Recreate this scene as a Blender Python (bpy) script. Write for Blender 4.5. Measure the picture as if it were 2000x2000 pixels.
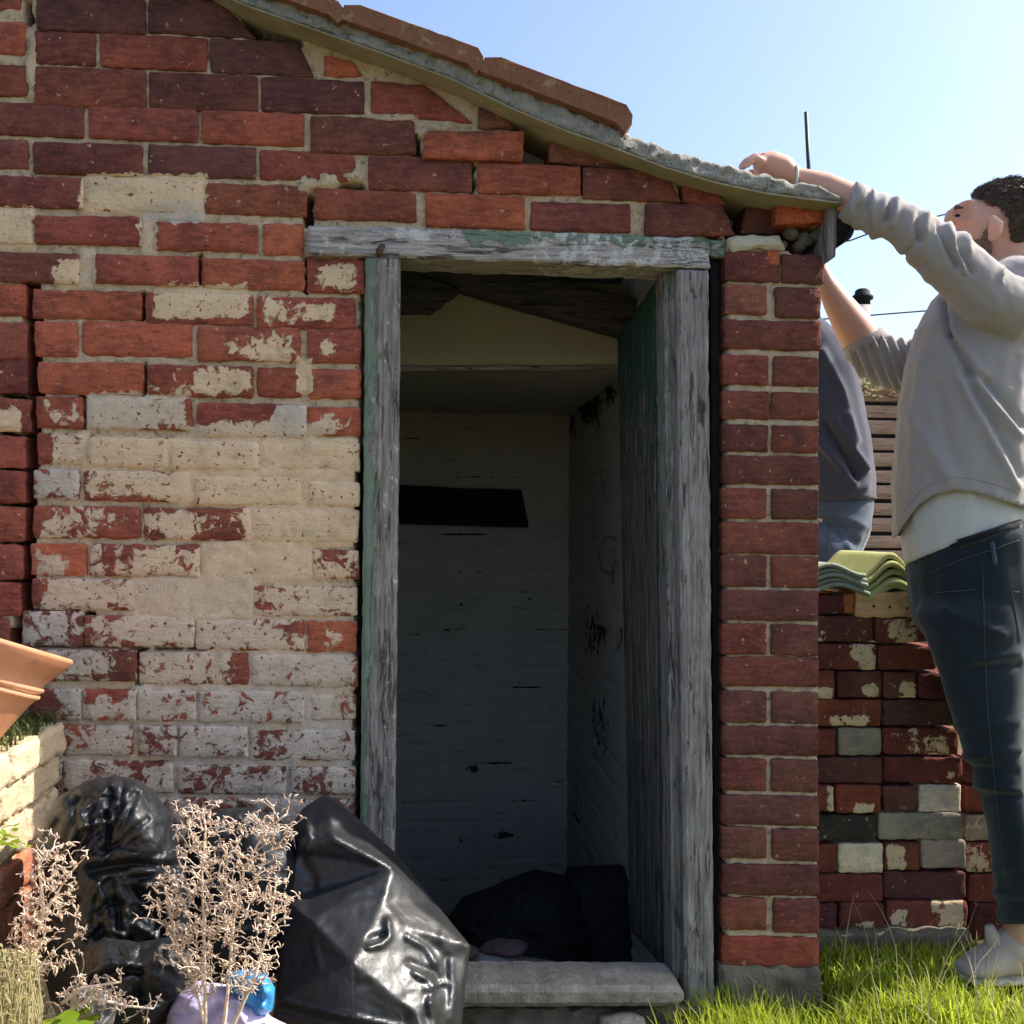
import bpy, bmesh, math, random
import numpy as np
from mathutils import Vector, Matrix, noise
from mathutils.bvhtree import BVHTree
from mathutils.geometry import delaunay_2d_cdt

for o in list(bpy.data.objects): bpy.data.objects.remove(o)
S = bpy.context.scene
COL = S.collection
rad = math.radians

# ------------------------------------------------------------------ camera, sky, sun, exposure
YAW, PITCH, ROLL, F = rad(5.4), rad(1.0), 0.008, 2000.0
DIST, CAMZ = 2.23, 1.083
CAMROT = Matrix.Rotation(-YAW, 3, 'Z') @ Matrix.Rotation(math.pi/2 + PITCH, 3, 'X') @ Matrix.Rotation(ROLL, 3, 'Z')
CAMLOC = Vector((-DIST*math.sin(YAW), -DIST*math.cos(YAW), CAMZ))
cd = bpy.data.cameras.new('camera')
cd.sensor_width = 36; cd.lens = 36; cd.clip_start = 0.05; cd.clip_end = 500
cam = bpy.data.objects.new('camera', cd); COL.objects.link(cam)
cam.matrix_world = Matrix.Translation(CAMLOC) @ CAMROT.to_4x4()
S.camera = cam

SUN_AZ, SUN_EL = rad(86.0), rad(44.0)      # azimuth from +Y towards +X: almost along the wall, a little behind it
w = bpy.data.worlds.new('World'); S.world = w; w.use_nodes = True
nt = w.node_tree; nt.nodes.clear()
sky = nt.nodes.new('ShaderNodeTexSky'); sky.sky_type = 'NISHITA'; sky.sun_disc = False
sky.sun_elevation = SUN_EL; sky.sun_rotation = SUN_AZ
sky.air_density = 1.0; sky.dust_density = 3.0; sky.ozone_density = 2.6
bg = nt.nodes.new('ShaderNodeBackground'); bg.inputs[1].default_value = 0.15
wo = nt.nodes.new('ShaderNodeOutputWorld')
nt.links.new(sky.outputs[0], bg.inputs[0]); nt.links.new(bg.outputs[0], wo.inputs[0])
ld = bpy.data.lights.new('sun', 'SUN'); ld.energy = 4.6; ld.angle = rad(0.5); ld.color = (1.0, 0.93, 0.82)
sun = bpy.data.objects.new('sun', ld); COL.objects.link(sun)
sd = Vector((math.sin(SUN_AZ)*math.cos(SUN_EL), math.cos(SUN_AZ)*math.cos(SUN_EL), math.sin(SUN_EL)))
sun.rotation_euler = (-sd).to_track_quat('-Z', 'Y').to_euler()
sun.location = sd*30
S.view_settings.view_transform = 'Standard'; S.view_settings.look = 'None'
S.view_settings.exposure = 0.95; S.view_settings.gamma = 1.0; S.view_settings.use_curve_mapping = False
S.render.engine = 'CYCLES'
S.cycles.max_bounces = 8; S.cycles.use_denoising = True

# ------------------------------------------------------------------ measuring: a pixel of the photograph to a place in the yard
def ray(px, py): return CAMROT @ Vector(((px-1000)/F, (1000-py)/F, -1.0))
def at(px, py, d): return CAMLOC + ray(px, py)*d
def onY(px, py, Y=0.0):
    r = ray(px, py); return CAMLOC + r*((Y-CAMLOC.y)/r.y)
def onX(px, py, X):
    r = ray(px, py); return CAMLOC + r*((X-CAMLOC.x)/r.x)
CI = CAMROT.transposed()
def proj(p):
    q = CI @ (Vector(p)-CAMLOC); return (1000+F*q.x/-q.z, 1000-F*q.y/-q.z, -q.z)
CR, CU, CF = CAMROT.col[0].copy(), CAMROT.col[1].copy(), -CAMROT.col[2].copy()
FR = {'a': (0,0,.36232), 'b': (600,0,.36232), 'c': (1300,200,.36232), 'd': (0,650,.37267), 'e': (0,1300,.36232),
      'f': (1350,950,.33644), 'g': (1350,1400,.33644), 'p': (0,0,1.0)}
def fr(k, x, y): o = FR[k]; return (o[0]+x*o[2], o[1]+y*o[2])
def n1(x, y=0, z=0): return noise.noise(Vector((x, y, z)))

# ------------------------------------------------------------------ objects
def empty(name, loc, label=None, cat=None, group=None):
    o = bpy.data.objects.new(name, None); COL.objects.link(o); o.location = loc
    o.empty_display_size = .05
    tag(o, label, cat, group); return o
def tag(o, label=None, cat=None, group=None, kind=None):
    if label: o['label'] = label
    if cat: o['category'] = cat
    if group: o['group'] = group
    if kind: o['kind'] = kind
    return o
def link(name, me, mat=None, parent=None):
    o = bpy.data.objects.new(name, me); COL.objects.link(o)
    if mat and not me.materials: me.materials.append(mat)
    if parent is not None:
        o.parent = parent
        par = Matrix.Translation(parent.location) if parent.type == 'EMPTY' else Matrix.Identity(4)
        o.matrix_parent_inverse = par.inverted()
    return o
def mesh(name, vs, fs, smooth=True):
    me = bpy.data.meshes.new(name); me.from_pydata([tuple(v) for v in vs], [], fs)
    if smooth: me.polygons.foreach_set('use_smooth', [True]*len(me.polygons))
    me.update(); return me
def fattr(me, name, vals):
    a = me.attributes.new(name, 'FLOAT', 'POINT'); a.data.foreach_set('value', np.asarray(vals, dtype=np.float32))

def slab(name, c, th, mat, parent=None, nu=8, nv=3, bevel=.004, jit=.0015, disp=.001, rnd=.004, seed=0, color=None,
         attr=None, dispf=None, ns=40.0, back=True):
    """a block: a front quad c = bl, br, tr, tl with worn edges, and a thickness vector th"""
    bl, br, tr, tl = [Vector(v) for v in c]; th = Vector(th); tn = th.normalized()
    W = max((br-bl).length, 1e-4); H = max((tl-bl).length, 1e-4)
    bu = min(.3, bevel/W); bv = min(.3, bevel/H)
    us = [0.0]+[bu+(1-2*bu)*i/nu for i in range(nu+1)]+[1.0]
    vs_ = [0.0]+[bv+(1-2*bv)*j/nv for j in range(nv+1)]+[1.0]
    NU, NV = len(us), len(vs_); pts = []
    eu, ev = (br-bl).normalized(), (tl-bl).normalized(); so = seed*7.31
    for j, v in enumerate(vs_):
        for i, u in enumerate(us):
            p = bl*(1-u)*(1-v)+br*u*(1-v)+tr*u*v+tl*(1-u)*v
            du, dv = min(u, 1-u)*W, min(v, 1-v)*H
            k = math.exp(-min(du, dv)/.012)
            q = p*ns
            p = p + (eu*n1(q.x+so, q.y, q.z) + ev*n1(q.x, q.y+so+5, q.z))*jit*2.2*k
            if rnd:
                if du < rnd and dv < rnd:
                    a, b = (rnd-du)/rnd, (rnd-dv)/rnd; r = math.hypot(a, b)
                    if r > 0:
                        sh = max(a, b)/r
                        p = p + eu*(rnd*a*(1-sh))*(1 if u < .5 else -1) + ev*(rnd*b*(1-sh))*(1 if v < .5 else -1)
            edge = i in (0, NU-1) or j in (0, NV-1)
            off = n1(q.x*.9+so*3, q.y+9, q.z*.9)*disp*1.6
            if edge: off += bevel*.8
            if dispf: off += dispf(u, v, p)
            pts.append(p + tn*off)
    fs = []
    for j in range(NV-1):
        for i in range(NU-1):
            a = j*NU+i; fs.append((a, a+1, a+NU+1, a+NU))
    loop = [i for i in range(NU)]+[j*NU+NU-1 for j in range(1, NV)]+[(NV-1)*NU+i for i in range(NU-2, -1, -1)]+[j*NU for j in range(NV-2, 0, -1)]
    b0 = len(pts)
    for k in loop: pts.append(pts[k]+th)
    n = len(loop)
    for k in range(n):
        k2 = (k+1) % n; fs.append((loop[k2], loop[k], b0+k, b0+k2))
    if back: fs.append(tuple(b0+n-1-k for k in range(n)))
    me = mesh(name, pts, fs)
    if back: me.polygons[len(fs)-1].use_smooth = False
    flat = [not (0 < k % (NU-1) < NU-2 and 0 < k//(NU-1) < NV-2) if k < (NU-1)*(NV-1) else True for k in range(len(fs))] if NU > 3 and NV > 3 else []
    for k, fl in enumerate(flat):
        if fl: me.polygons[k].use_smooth = False
    # right way out: front faces against th
    if me.polygons[0].normal.dot(tn) > 0: me.flip_normals()
    if attr:
        for nm, f in attr.items(): fattr(me, nm, [f(p) for p in pts])
    o = link(name, me, mat, parent)
    if color: o.color = (*color, 1.0)
    return o
def box(name, x0, x1, y0, y1, z0, z1, mat, parent=None, **k):
    kw = dict(nu=1, nv=1, bevel=.002, jit=0, disp=0, rnd=0); kw.update(k)
    return slab(name, [(x0,y0,z0),(x1,y0,z0),(x1,y0,z1),(x0,y0,z1)], (0,y1-y0,0), mat, parent, **kw)
def tube_mesh(paths, sides=5, caps=True):
    """paths: lists of (point, radius); one mesh"""
    vs, fs = [], []
    for path in paths:
        n = len(path)
        if n < 2: continue
        base = len(vs); up = None
        for i, (p, r) in enumerate(path):
            p = Vector(p)
            a = Vector(path[max(i-1, 0)][0]); b = Vector(path[min(i+1, n-1)][0]); t = (b-a)
            t = t.normalized() if t.length > 1e-9 else Vector((0,0,1))
            if up is None: up = t.orthogonal().normalized()
            else:
                up = up - t*up.dot(t); up = up.normalized() if up.length > 1e-6 else t.orthogonal().normalized()
            sdv = t.cross(up)
            for k in range(sides):
                an = 2*math.pi*k/sides; vs.append(p+(up*math.cos(an)+sdv*math.sin(an))*r)
        for i in range(n-1):
            for k in range(sides):
                k2 = (k+1) % sides
                fs.append((base+i*sides+k, base+i*sides+k2, base+(i+1)*sides+k2, base+(i+1)*sides+k))
        if caps:
            fs.append(tuple(base+sides-1-k for k in range(sides))); fs.append(tuple(base+(n-1)*sides+k for k in range(sides)))
    return vs, fs
def loft(stations, sides=20):
    """body tube: stations (centre, axis1 vector, axis2 vector) joined by ellipses and closed by domes"""
    vs, fs = [], []; n = len(stations)
    for c, a, b in stations:
        for k in range(sides):
            an = 2*math.pi*k/sides; vs.append(Vector(c)+Vector(a)*math.cos(an)+Vector(b)*math.sin(an))
    for i in range(n-1):
        for k in range(sides):
            k2 = (k+1) % sides; fs.append((i*sides+k, i*sides+k2, (i+1)*sides+k2, (i+1)*sides+k))
    for e, i in ((0, 0), (1, n-1)):
        vs.append(Vector(stations[i][0])); m = len(vs)-1
        for k in range(sides):
            k2 = (k+1) % sides
            fs.append((m, i*sides+k2, i*sides+k) if e == 0 else (m, i*sides+k, i*sides+k2))
    return vs, fs
def merge(parts):
    V, Fc = [], []
    for vs, fs in parts:
        b = len(V); V += list(vs); Fc += [tuple(b+i for i in f) for f in fs]
    return V, Fc
def remeshed(name, parts, voxel=.008, smooth=6, mat=None, parent=None, post=None):
    vs, fs = merge(parts); me = mesh('tmp', vs, fs)
    bm = bmesh.new(); bm.from_mesh(me); bmesh.ops.recalc_face_normals(bm, faces=bm.faces); bm.to_mesh(me); bm.free()
    o = bpy.data.objects.new('tmp', me); COL.objects.link(o)
    m = o.modifiers.new('r', 'REMESH'); m.mode = 'VOXEL'; m.voxel_size = voxel; m.use_smooth_shade = True
    if smooth:
        m2 = o.modifiers.new('s', 'SMOOTH'); m2.factor = .5; m2.iterations = smooth
    dg = bpy.context.evaluated_depsgraph_get(); dg.update()
    out = bpy.data.meshes.new_from_object(o.evaluated_get(dg)); out.name = name
    bpy.data.objects.remove(o); bpy.data.meshes.remove(me)
    if post: post(out)
    out.materials.clear()
    out.polygons.foreach_set('use_smooth', [True]*len(out.polygons))
    return link(name, out, mat, parent)
def displace(me, f):
    """move each vertex along its normal by f(position, normal)"""
    me.update(); vn = [v.normal.copy() for v in me.vertices]
    for v, n in zip(me.vertices, vn): v.co = v.co + n*f(v.co, n)
    me.update()

# ------------------------------------------------------------------ materials
class M:
    def __init__(s, name, rough=.85, spec=.3):
        s.m = bpy.data.materials.new(name); s.m.use_nodes = True; s.t = s.m.node_tree; s.n = s.t.nodes
        s.b = s.n['Principled BSDF']; s.b.inputs['Roughness'].default_value = rough
        s.b.inputs['Specular IOR Level'].default_value = spec
        s.pos = s.node('ShaderNodeNewGeometry').outputs['Position']
    def node(s, ty, **k):
        x = s.n.new(ty)
        for a, v in k.items(): setattr(x, a, v)
        return x
    def l(s, a, b): s.t.links.new(a, b)
    def val(s, sock, v):
        if hasattr(v, 'is_linked') or hasattr(v, 'links'): s.l(v, sock)
        else: sock.default_value = v
    def coords(s, scale=(1,1,1), obj=False):
        mp = s.node('ShaderNodeMapping'); mp.inputs['Scale'].default_value = scale
        s.l(s.node('ShaderNodeTexCoord').outputs['Object'] if obj else s.pos, mp.inputs[0]); return mp.outputs[0]
    def noise(s, scale, detail=4, rough=.6, vec=None, dist=0.0):
        x = s.node('ShaderNodeTexNoise'); x.inputs['Scale'].default_value = scale; x.inputs['Detail'].default_value = detail
        x.inputs['Roughness'].default_value = rough; x.inputs['Distortion'].default_value = dist
        s.l(vec if vec is not None else s.pos, x.inputs['Vector']); return x.outputs[0]
    def vor(s, scale, vec=None, feature='F1'):
        x = s.node('ShaderNodeTexVoronoi'); x.feature = feature; x.inputs['Scale'].default_value = scale
        s.l(vec if vec is not None else s.pos, x.inputs['Vector']); return x.outputs[0]
    def ramp(s, fac, *stops):
        x = s.node('ShaderNodeValToRGB'); e = x.color_ramp.elements
        while len(e) < len(stops): e.new(.5)
        for k, (p, c) in enumerate(stops):
            e[k].position = p; e[k].color = (*c, 1) if hasattr(c, '__len__') else (c, c, c, 1)
        s.l(fac, x.inputs[0]); return x.outputs[0]
    def math(s, op, a, b=0.0, c=0.0, clamp=False):
        x = s.node('ShaderNodeMath', operation=op); x.use_clamp = clamp
        for k, v in enumerate((a, b, c)): s.val(x.inputs[k], v)
        return x.outputs[0]
    def mix(s, fac, a, b, mode='MIX'):
        x = s.node('ShaderNodeMix', data_type='RGBA', blend_type=mode)
        s.val(x.inputs[0], fac)
        for k, v in ((6, a), (7, b)):
            if isinstance(v, tuple): x.inputs[k].default_value = (*v, 1)
            else: s.l(v, x.inputs[k])
        return x.outputs[2]
    def attr(s, name): x = s.node('ShaderNodeAttribute'); x.attribute_name = name; return x.outputs['Fac']
    def ocol(s): return s.node('ShaderNodeObjectInfo').outputs['Color']
    def orand(s): return s.node('ShaderNodeObjectInfo').outputs['Random']
    def bump(s, h, strength=.5, dist=.004, prev=None):
        x = s.node('ShaderNodeBump'); x.inputs['Strength'].default_value = strength; x.inputs['Distance'].default_value = dist
        s.l(h, x.inputs['Height'])
        if prev is not None: s.l(prev, x.inputs['Normal'])
        return x.outputs[0]
    def out(s, color=None, normal=None, rough=None):
        if color is not None: s.val(s.b.inputs['Base Color'], (*color, 1) if isinstance(color, tuple) else color)
        if normal is not None: s.l(normal, s.b.inputs['Normal'])
        if rough is not None: s.val(s.b.inputs['Roughness'], rough)
        return s.m

def paint_mask(m, edge=.07, sc=38.0, amp=1.25):
    """flaking paint: the amount stored on the mesh, broken up by noise"""
    a = m.attr('paint')
    nz = m.noise(sc, 7, .66, dist=.8); nz2 = m.noise(9.0, 3, .5)
    v = m.math('ADD', m.math('MULTIPLY', m.math('SUBTRACT', nz, .5), amp), m.math('MULTIPLY', m.math('SUBTRACT', nz2, .5), .85))
    f = m.math('ADD', a, v)
    pit = m.math('MULTIPLY', m.ramp(m.noise(95, 2, .5), (.30, 0.0), (.36, 1.0)), m.ramp(m.noise(33, 4, .7, dist=1.0), (.30, 0.0), (.345, 1.0)))
    r = m.ramp(f, (.5-edge*.5, 0.0), (.5+edge*.5, 1.0))
    return m.math('MULTIPLY', r, pit)
def paint_color(m):
    cream = m.mix(m.noise(14, 5, .65), (.54,.385,.225), (.82,.615,.40))
    grey = m.mix(m.noise(26, 5, .65), (.29,.24,.195), (.70,.60,.50))
    c = m.mix(m.attr('pgrey'), cream, grey)
    return m.mix(m.ramp(m.noise(19, 6, .72, dist=.15), (.52, 0.0), (.68, .5)), c, (.30,.235,.165))

def mat_brick(name='old_brick', painted=True, vary=1.0):
    m = M(name, .9, .25)
    oc = m.ocol(); r = m.orand()
    v = m.node('ShaderNodeCombineXYZ'); m.l(m.math('MULTIPLY', r, 37.0), v.inputs[0]); m.l(m.math('MULTIPLY', r, 11.0), v.inputs[2])
    va = m.node('ShaderNodeVectorMath', operation='ADD'); m.l(m.pos, va.inputs[0]); m.l(v.outputs[0], va.inputs[1]); P = va.outputs[0]
    big = m.noise(9, 4, .65, P); fine = m.noise(120, 5, .7, P); streak = m.noise(30, 5, .65, m.node_scale(P, (1,1,3.2)))
    c = m.mix(m.ramp(big, (.38, 0.0), (.62, 1.0)), m.mix(1.0, oc, (.66,.64,.68), 'MULTIPLY'), m.mix(1.0, oc, (1.22,1.16,1.04), 'MULTIPLY'))
    c = m.mix(m.ramp(streak, (.48, 0.0), (.68, .65*vary)), c, m.mix(1.0, oc, (1.65,1.55,1.4), 'MULTIPLY'))
    c = m.mix(m.ramp(streak, (.30, .7*vary), (.44, 0.0)), c, m.mix(1.0, oc, (.42,.42,.44), 'MULTIPLY'))
    c = m.mix(m.ramp(m.noise(5.5, 3, .6, P), (.64, 0.0), (.72, .6*vary)), c, (.05,.032,.034))
    c = m.mix(m.ramp(fine, (.30, .55*vary), (.46, 0.0)), c, (.03,.016,.014))
    c = m.mix(m.ramp(m.noise(60, 3, .6, P), (.66, 0.0), (.71, .8)), c, (.50,.33,.24))
    h = m.math('ADD', m.math('MULTIPLY', fine, .35), m.math('ADD', m.math('MULTIPLY', streak, .8), m.math('MULTIPLY', m.noise(55, 4, .6, P), .7)))
    if painted:
        pm = paint_mask(m); c = m.mix(pm, c, paint_color(m))
        n = m.bump(h, .85*vary+.1, .006); n = m.bump(pm, .6, .0025, n)
    else: n = m.bump(h, .6, .004)
    return m.out(c, n)
def _ns(s, v, sc):
    mp = s.node('ShaderNodeMapping'); mp.inputs['Scale'].default_value = sc; s.l(v, mp.inputs[0]); return mp.outputs[0]
M.node_scale = _ns
MAT = {}
MAT['brick'] = mat_brick()
def mat_mortar():
    m = M('lime_mortar', .95, .15)
    a = m.noise(70, 6, .7); b = m.noise(12, 4, .6)
    c = m.mix(b, (.41,.30,.185), (.67,.52,.345)); c = m.mix(m.ramp(a, (.32, .8), (.48, 0.0)), c, (.12,.09,.065))
    c = m.mix(m.ramp(m.noise(150, 2), (.66, 0.0), (.72, .8)), c, (.75,.70,.60))
    pm = paint_mask(m, amp=.8); c = m.mix(pm, c, paint_color(m))
    c = m.mix(m.attr('void_shade'), c, (.018,.015,.014))  # shade inside cracks and voids painted near-black into the mortar colour
    n = m.bump(m.math('ADD', a, m.math('MULTIPLY', m.noise(220, 3), .5)), .9, .005)
    return m.out(c, n)
MAT['mortar'] = mat_mortar()
def mat_wood(name, axis='Z', lo=(.085,.076,.070), hi=(.41,.38,.355), green=(.125,.17,.12), crack=.75, gamount=1.0):
    m = M(name, .85, .25)
    sc = {'Z': (1,1,.045), 'X': (.045,1,1)}[axis]; sc2 = {'Z': (1,1,.12), 'X': (.12,1,1)}[axis]
    g = m.noise(150, 6, .75, m.coords(sc), .4); g2 = m.noise(55, 5, .7, m.coords(sc2), .8); big = m.noise(7, 3)
    c = m.mix(m.ramp(g, (.32, 0.0), (.68, 1.0)), lo, hi)
    c = m.mix(m.ramp(big, (.35, .5), (.65, 0.0)), c, m.mix(1.0, c, (.62,.60,.56), 'MULTIPLY'))
    ck = m.ramp(g2, (.37, 1.0), (.44, 0.0))
    c = m.mix(m.math('MULTIPLY', ck, crack), c, (.018,.017,.016))
    gp = m.ramp(m.math('ADD', m.attr('paint'), m.math('MULTIPLY', m.math('SUBTRACT', m.noise(42, 6, .75, m.coords({'Z': (1,1,.4), 'X': (.4,1,1)}[axis])), .5), 1.7)), (.46, 0.0), (.54, gamount))
    c = m.mix(gp, c, m.mix(m.noise(45, 4), green, tuple(x*1.7 for x in green)))
    wp = m.ramp(m.math('ADD', m.attr('white'), m.math('MULTIPLY', m.math('SUBTRACT', m.noise(40, 6, .75), .5), 1.3)), (.47, 0.0), (.53, .9))
    c = m.mix(wp, c, (.58,.575,.55))
    h = m.math('SUBTRACT', m.math('ADD', g, m.math('MULTIPLY', gp, .5)), m.math('MULTIPLY', ck, .9))
    return m.out(c, m.bump(h, .9, .005))
MAT['wood_v'] = mat_wood('weathered_wood_upright', 'Z')
MAT['wood_h'] = mat_wood('weathered_wood_level', 'X', lo=(.165,.148,.138), hi=(.60,.55,.515))
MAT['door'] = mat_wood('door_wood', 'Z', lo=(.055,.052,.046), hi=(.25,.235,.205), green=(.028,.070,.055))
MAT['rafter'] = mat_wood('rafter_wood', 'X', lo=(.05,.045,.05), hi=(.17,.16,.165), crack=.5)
def simple(name, c1, c2, scale=20, rough=.85, bs=.4, bd=.003, spec=.3, detail=5, fine=90):
    m = M(name, rough, spec); a = m.noise(scale, detail, .65); b = m.noise(fine, 4, .65)
    c = m.mix(m.ramp(a, (.3, 0.0), (.7, 1.0)), c1, c2)
    c = m.mix(m.ramp(b, (.25, .5), (.45, 0.0)), c, tuple(x*.55 for x in c1))
    return m.out(c, m.bump(m.math('ADD', a, m.math('MULTIPLY', b, .6)), bs, bd))
MAT['soffit'] = simple('yellowed_board', (.21,.185,.115), (.33,.295,.20), 9, .8, .25)
def mat_bed():
    m = M('cement_bedding', .95, .15)
    v = m.noise(48, 6, .75, dist=1.2); a = m.noise(9, 3)
    c = m.mix(a, (.27,.262,.24), (.46,.445,.395)); c = m.mix(m.ramp(v, (.34, .95), (.46, 0.0)), c, (.035,.037,.04))
    c = m.mix(m.ramp(m.noise(110, 3), (.6, 0.0), (.7, .7)), c, (.60,.58,.50))
    return m.out(c, m.bump(m.math('ADD', v, m.noise(160, 4)), 1.0, .008))
MAT['bed'] = mat_bed()
def mat_tile():
    m = M('clay_tile', .85, .25)
    a = m.noise(16, 5, .65); b = m.noise(90, 5, .7)
    c = m.mix(a, (.125,.057,.032), (.27,.118,.062)); c = m.mix(m.ramp(m.noise(22, 4, .7), (.56, 0.0), (.64, .75)), c, (.28,.21,.10))
    c = m.mix(m.ramp(b, (.3, .6), (.45, 0.0)), c, (.04,.025,.018))
    return m.out(c, m.bump(m.math('ADD', a, b), .5, .003))
MAT['tile'] = mat_tile()
def mat_white():
    m = M('whitewash', .9, .2)
    h = m.noise(28, 5, .65, m.coords((.35,.35,1.6))); a = m.noise(6, 3); s = m.noise(21, 5, .7, dist=.7)
    c = m.mix(a, (.37,.35,.315), (.52,.495,.455))
    c = m.mix(m.ramp(h, (.28, .7), (.42, 0.0)), c, (.15,.145,.13))
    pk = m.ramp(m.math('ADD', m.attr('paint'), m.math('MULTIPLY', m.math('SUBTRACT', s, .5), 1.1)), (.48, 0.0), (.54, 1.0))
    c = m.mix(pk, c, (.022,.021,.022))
    return m.out(c, m.bump(m.math('SUBTRACT', m.math('ADD', h, m.noise(90, 4)), pk), .5, .004))
MAT['white'] = mat_white()
MAT['cream_board'] = simple('cream_board', (.40,.365,.27), (.50,.46,.35), 5, .75, .15)
MAT['black'] = simple('shade_black_strip', (.006,.006,.007), (.012,.012,.012), 9, .8, .2)
MAT['concrete'] = simple('old_concrete', (.17,.152,.118), (.38,.345,.28), 14, .95, .9, .008)
MAT['concrete2'] = simple('footing_concrete', (.085,.075,.052), (.20,.17,.125), 8, .95, .9, .008)
MAT['soil'] = simple('bare_soil', (.035,.028,.02), (.10,.08,.055), 30, 1.0, 1.0, .012)
def mat_plastic(name, c=(.008,.009,.011), rough=.42, bs=.3, spec=.65):
    m = M(name, rough, spec); a = m.noise(35, 4, .6, dist=1.0); b = m.noise(9, 3)
    v = m.node('ShaderNodeTexVoronoi'); v.inputs['Scale'].default_value = 30; va = m.node('ShaderNodeVectorMath', operation='ADD'); nn = m.node('ShaderNodeTexNoise'); nn.inputs['Scale'].default_value = 14; m.l(m.pos, nn.inputs['Vector']); sc = m.node('ShaderNodeVectorMath', operation='SCALE'); sc.inputs['Scale'].default_value = .05; m.l(nn.outputs['Color'], sc.inputs[0]); m.l(m.pos, va.inputs[0]); m.l(sc.outputs[0], va.inputs[1]); m.l(va.outputs[0], v.inputs['Vector'])
    a = m.math('ADD', m.math('MULTIPLY', a, .6), m.math('MULTIPLY', v.outputs['Distance'], .9))
    return m.out(m.mix(b, c, tuple(x*1.8+.002 for x in c)), m.bump(a, bs, .005), m.math('ADD', m.math('MULTIPLY', m.noise(18, 3), .22), rough-.1))
MAT['bag'] = mat_plastic('black_plastic')
MAT['bag3'] = mat_plastic('crinkled_black_plastic', (.006,.007,.009), .45, .95, .45)
MAT['bag2'] = simple('dull_black_sack', (.005,.005,.006), (.012,.012,.013), 14, .75, .5)
MAT['terracotta'] = simple('terracotta', (.47,.20,.105), (.62,.30,.17), 6, .8, .15, .002, detail=3, fine=40)
def mat_gwall():
    m = M('painted_old_brick', .92, .2); a = m.noise(20, 5, .65); b = m.noise(80, 4)
    c = m.mix(m.noise(9, 5, .7), (.40,.30,.19), (.68,.56,.38)); pm = m.ramp(m.math('ADD', m.attr('paint'), m.math('MULTIPLY', m.math('SUBTRACT', m.noise(30, 5, .65), .5), .9)), (.46, 0.0), (.54, 1.0))
    c = m.mix(pm, c, m.mix(b, (.36,.13,.07), (.50,.21,.12)))
    return m.out(c, m.bump(m.math('ADD', a, b), .8, .005))
MAT['gwall'] = mat_gwall()
def mat_leaf(name, c1, c2, trans=.45, sc=30, rough=.55):
    m = M(name, rough, .3)
    c = m.mix(m.ramp(m.noise(sc, 3), (.3, 0.0), (.7, 1.0)), c1, c2)
    c = m.mix(m.math('MULTIPLY', m.attr('vary'), .8), c, tuple(min(1, x*.55+.0) for x in c1))
    m.out(c)
    tr = m.node('ShaderNodeBsdfTranslucent'); m.l(c, tr.inputs[0])
    mx = m.node('ShaderNodeMixShader'); mx.inputs[0].default_value = trans
    m.l(m.b.outputs[0], mx.inputs[1]); m.l(tr.outputs[0], mx.inputs[2]); m.l(mx.outputs[0], m.n['Material Output'].inputs[0])
    return m.m
MAT['grass'] = mat_leaf('grass_blades', (.33,.43,.03), (.60,.65,.08), .58, 9)
MAT['leaf'] = mat_leaf('green_leaf', (.22,.36,.02), (.38,.48,.05), .5, 30)
MAT['moss'] = mat_leaf('moss', (.06,.09,.02), (.14,.16,.05), .3, 30)
MAT['drygrass'] = mat_leaf('dry_blade', (.40,.36,.17), (.52,.46,.25), .4, 30)
MAT['dead'] = mat_leaf('dry_stalk', (.74,.57,.44), (.88,.72,.58), .2, 60, .8)
def mat_ground():
    m = M('lawn_and_soil', 1.0, .1); a = m.noise(5, 6, .65); b = m.noise(70, 5, .7)
    c = m.mix(b, (.07,.068,.024), (.16,.155,.055)); c = m.mix(m.ramp(a, (.42, 0.0), (.56, .85)), c, (.15,.115,.075))
    return m.out(c, m.bump(m.math('ADD', a, b), .8, .02))
MAT['ground'] = mat_ground()
def mat_cloth(name, c1, c2, weave=900, rough=.95, bs=.25):
    m = M(name, rough, .15); a = m.noise(12, 4, .6); b = m.noise(weave, 2, .5)
    c = m.mix(a, c1, c2); c = m.mix(m.ramp(b, (.35, .35), (.6, 0.0)), c, tuple(x*.6 for x in c1))
    m.b.inputs['Sheen Weight'].default_value = .25
    return m.out(c, m.bump(m.math('ADD', b, m.math('MULTIPLY', m.noise(60, 4), 1.2)), bs, .0015))
MAT['sweater'] = mat_cloth('grey_marl_sweatshirt', (.30,.275,.268), (.38,.35,.342))
MAT['tee'] = mat_cloth('pale_grey_tee', (.50,.50,.47), (.56,.56,.53))
MAT['denim'] = mat_cloth('dark_denim', (.008,.014,.021), (.018,.028,.039), 1200)
MAT['denim2'] = mat_cloth('blue_denim', (.035,.050,.085), (.075,.10,.155), 1200)
MAT['navy'] = mat_cloth('navy_sweatshirt', (.028,.030,.050), (.050,.053,.082))
MAT['seam'] = mat_cloth('seam_thread', (.05,.06,.072), (.08,.09,.105))
MAT['belt'] = mat_cloth('black_belt', (.008,.008,.009), (.014,.014,.015))
MAT['shoe'] = mat_cloth('suede_shoe', (.42,.345,.28), (.57,.48,.40))
MAT['sole'] = simple('shoe_sole', (.5,.44,.34), (.62,.55,.44), 20)
def mat_skin():
    m = M('skin', .5, .35); a = m.noise(18, 4)
    c = m.mix(a, (.52,.28,.20), (.62,.36,.27))
    m.b.inputs['Subsurface Weight'].default_value = .25; m.b.inputs['Subsurface Radius'].default_value = (.012,.004,.002)
    return m.out(c, m.bump(m.noise(150, 3), .2, .001))
MAT['skin'] = mat_skin()
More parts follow.
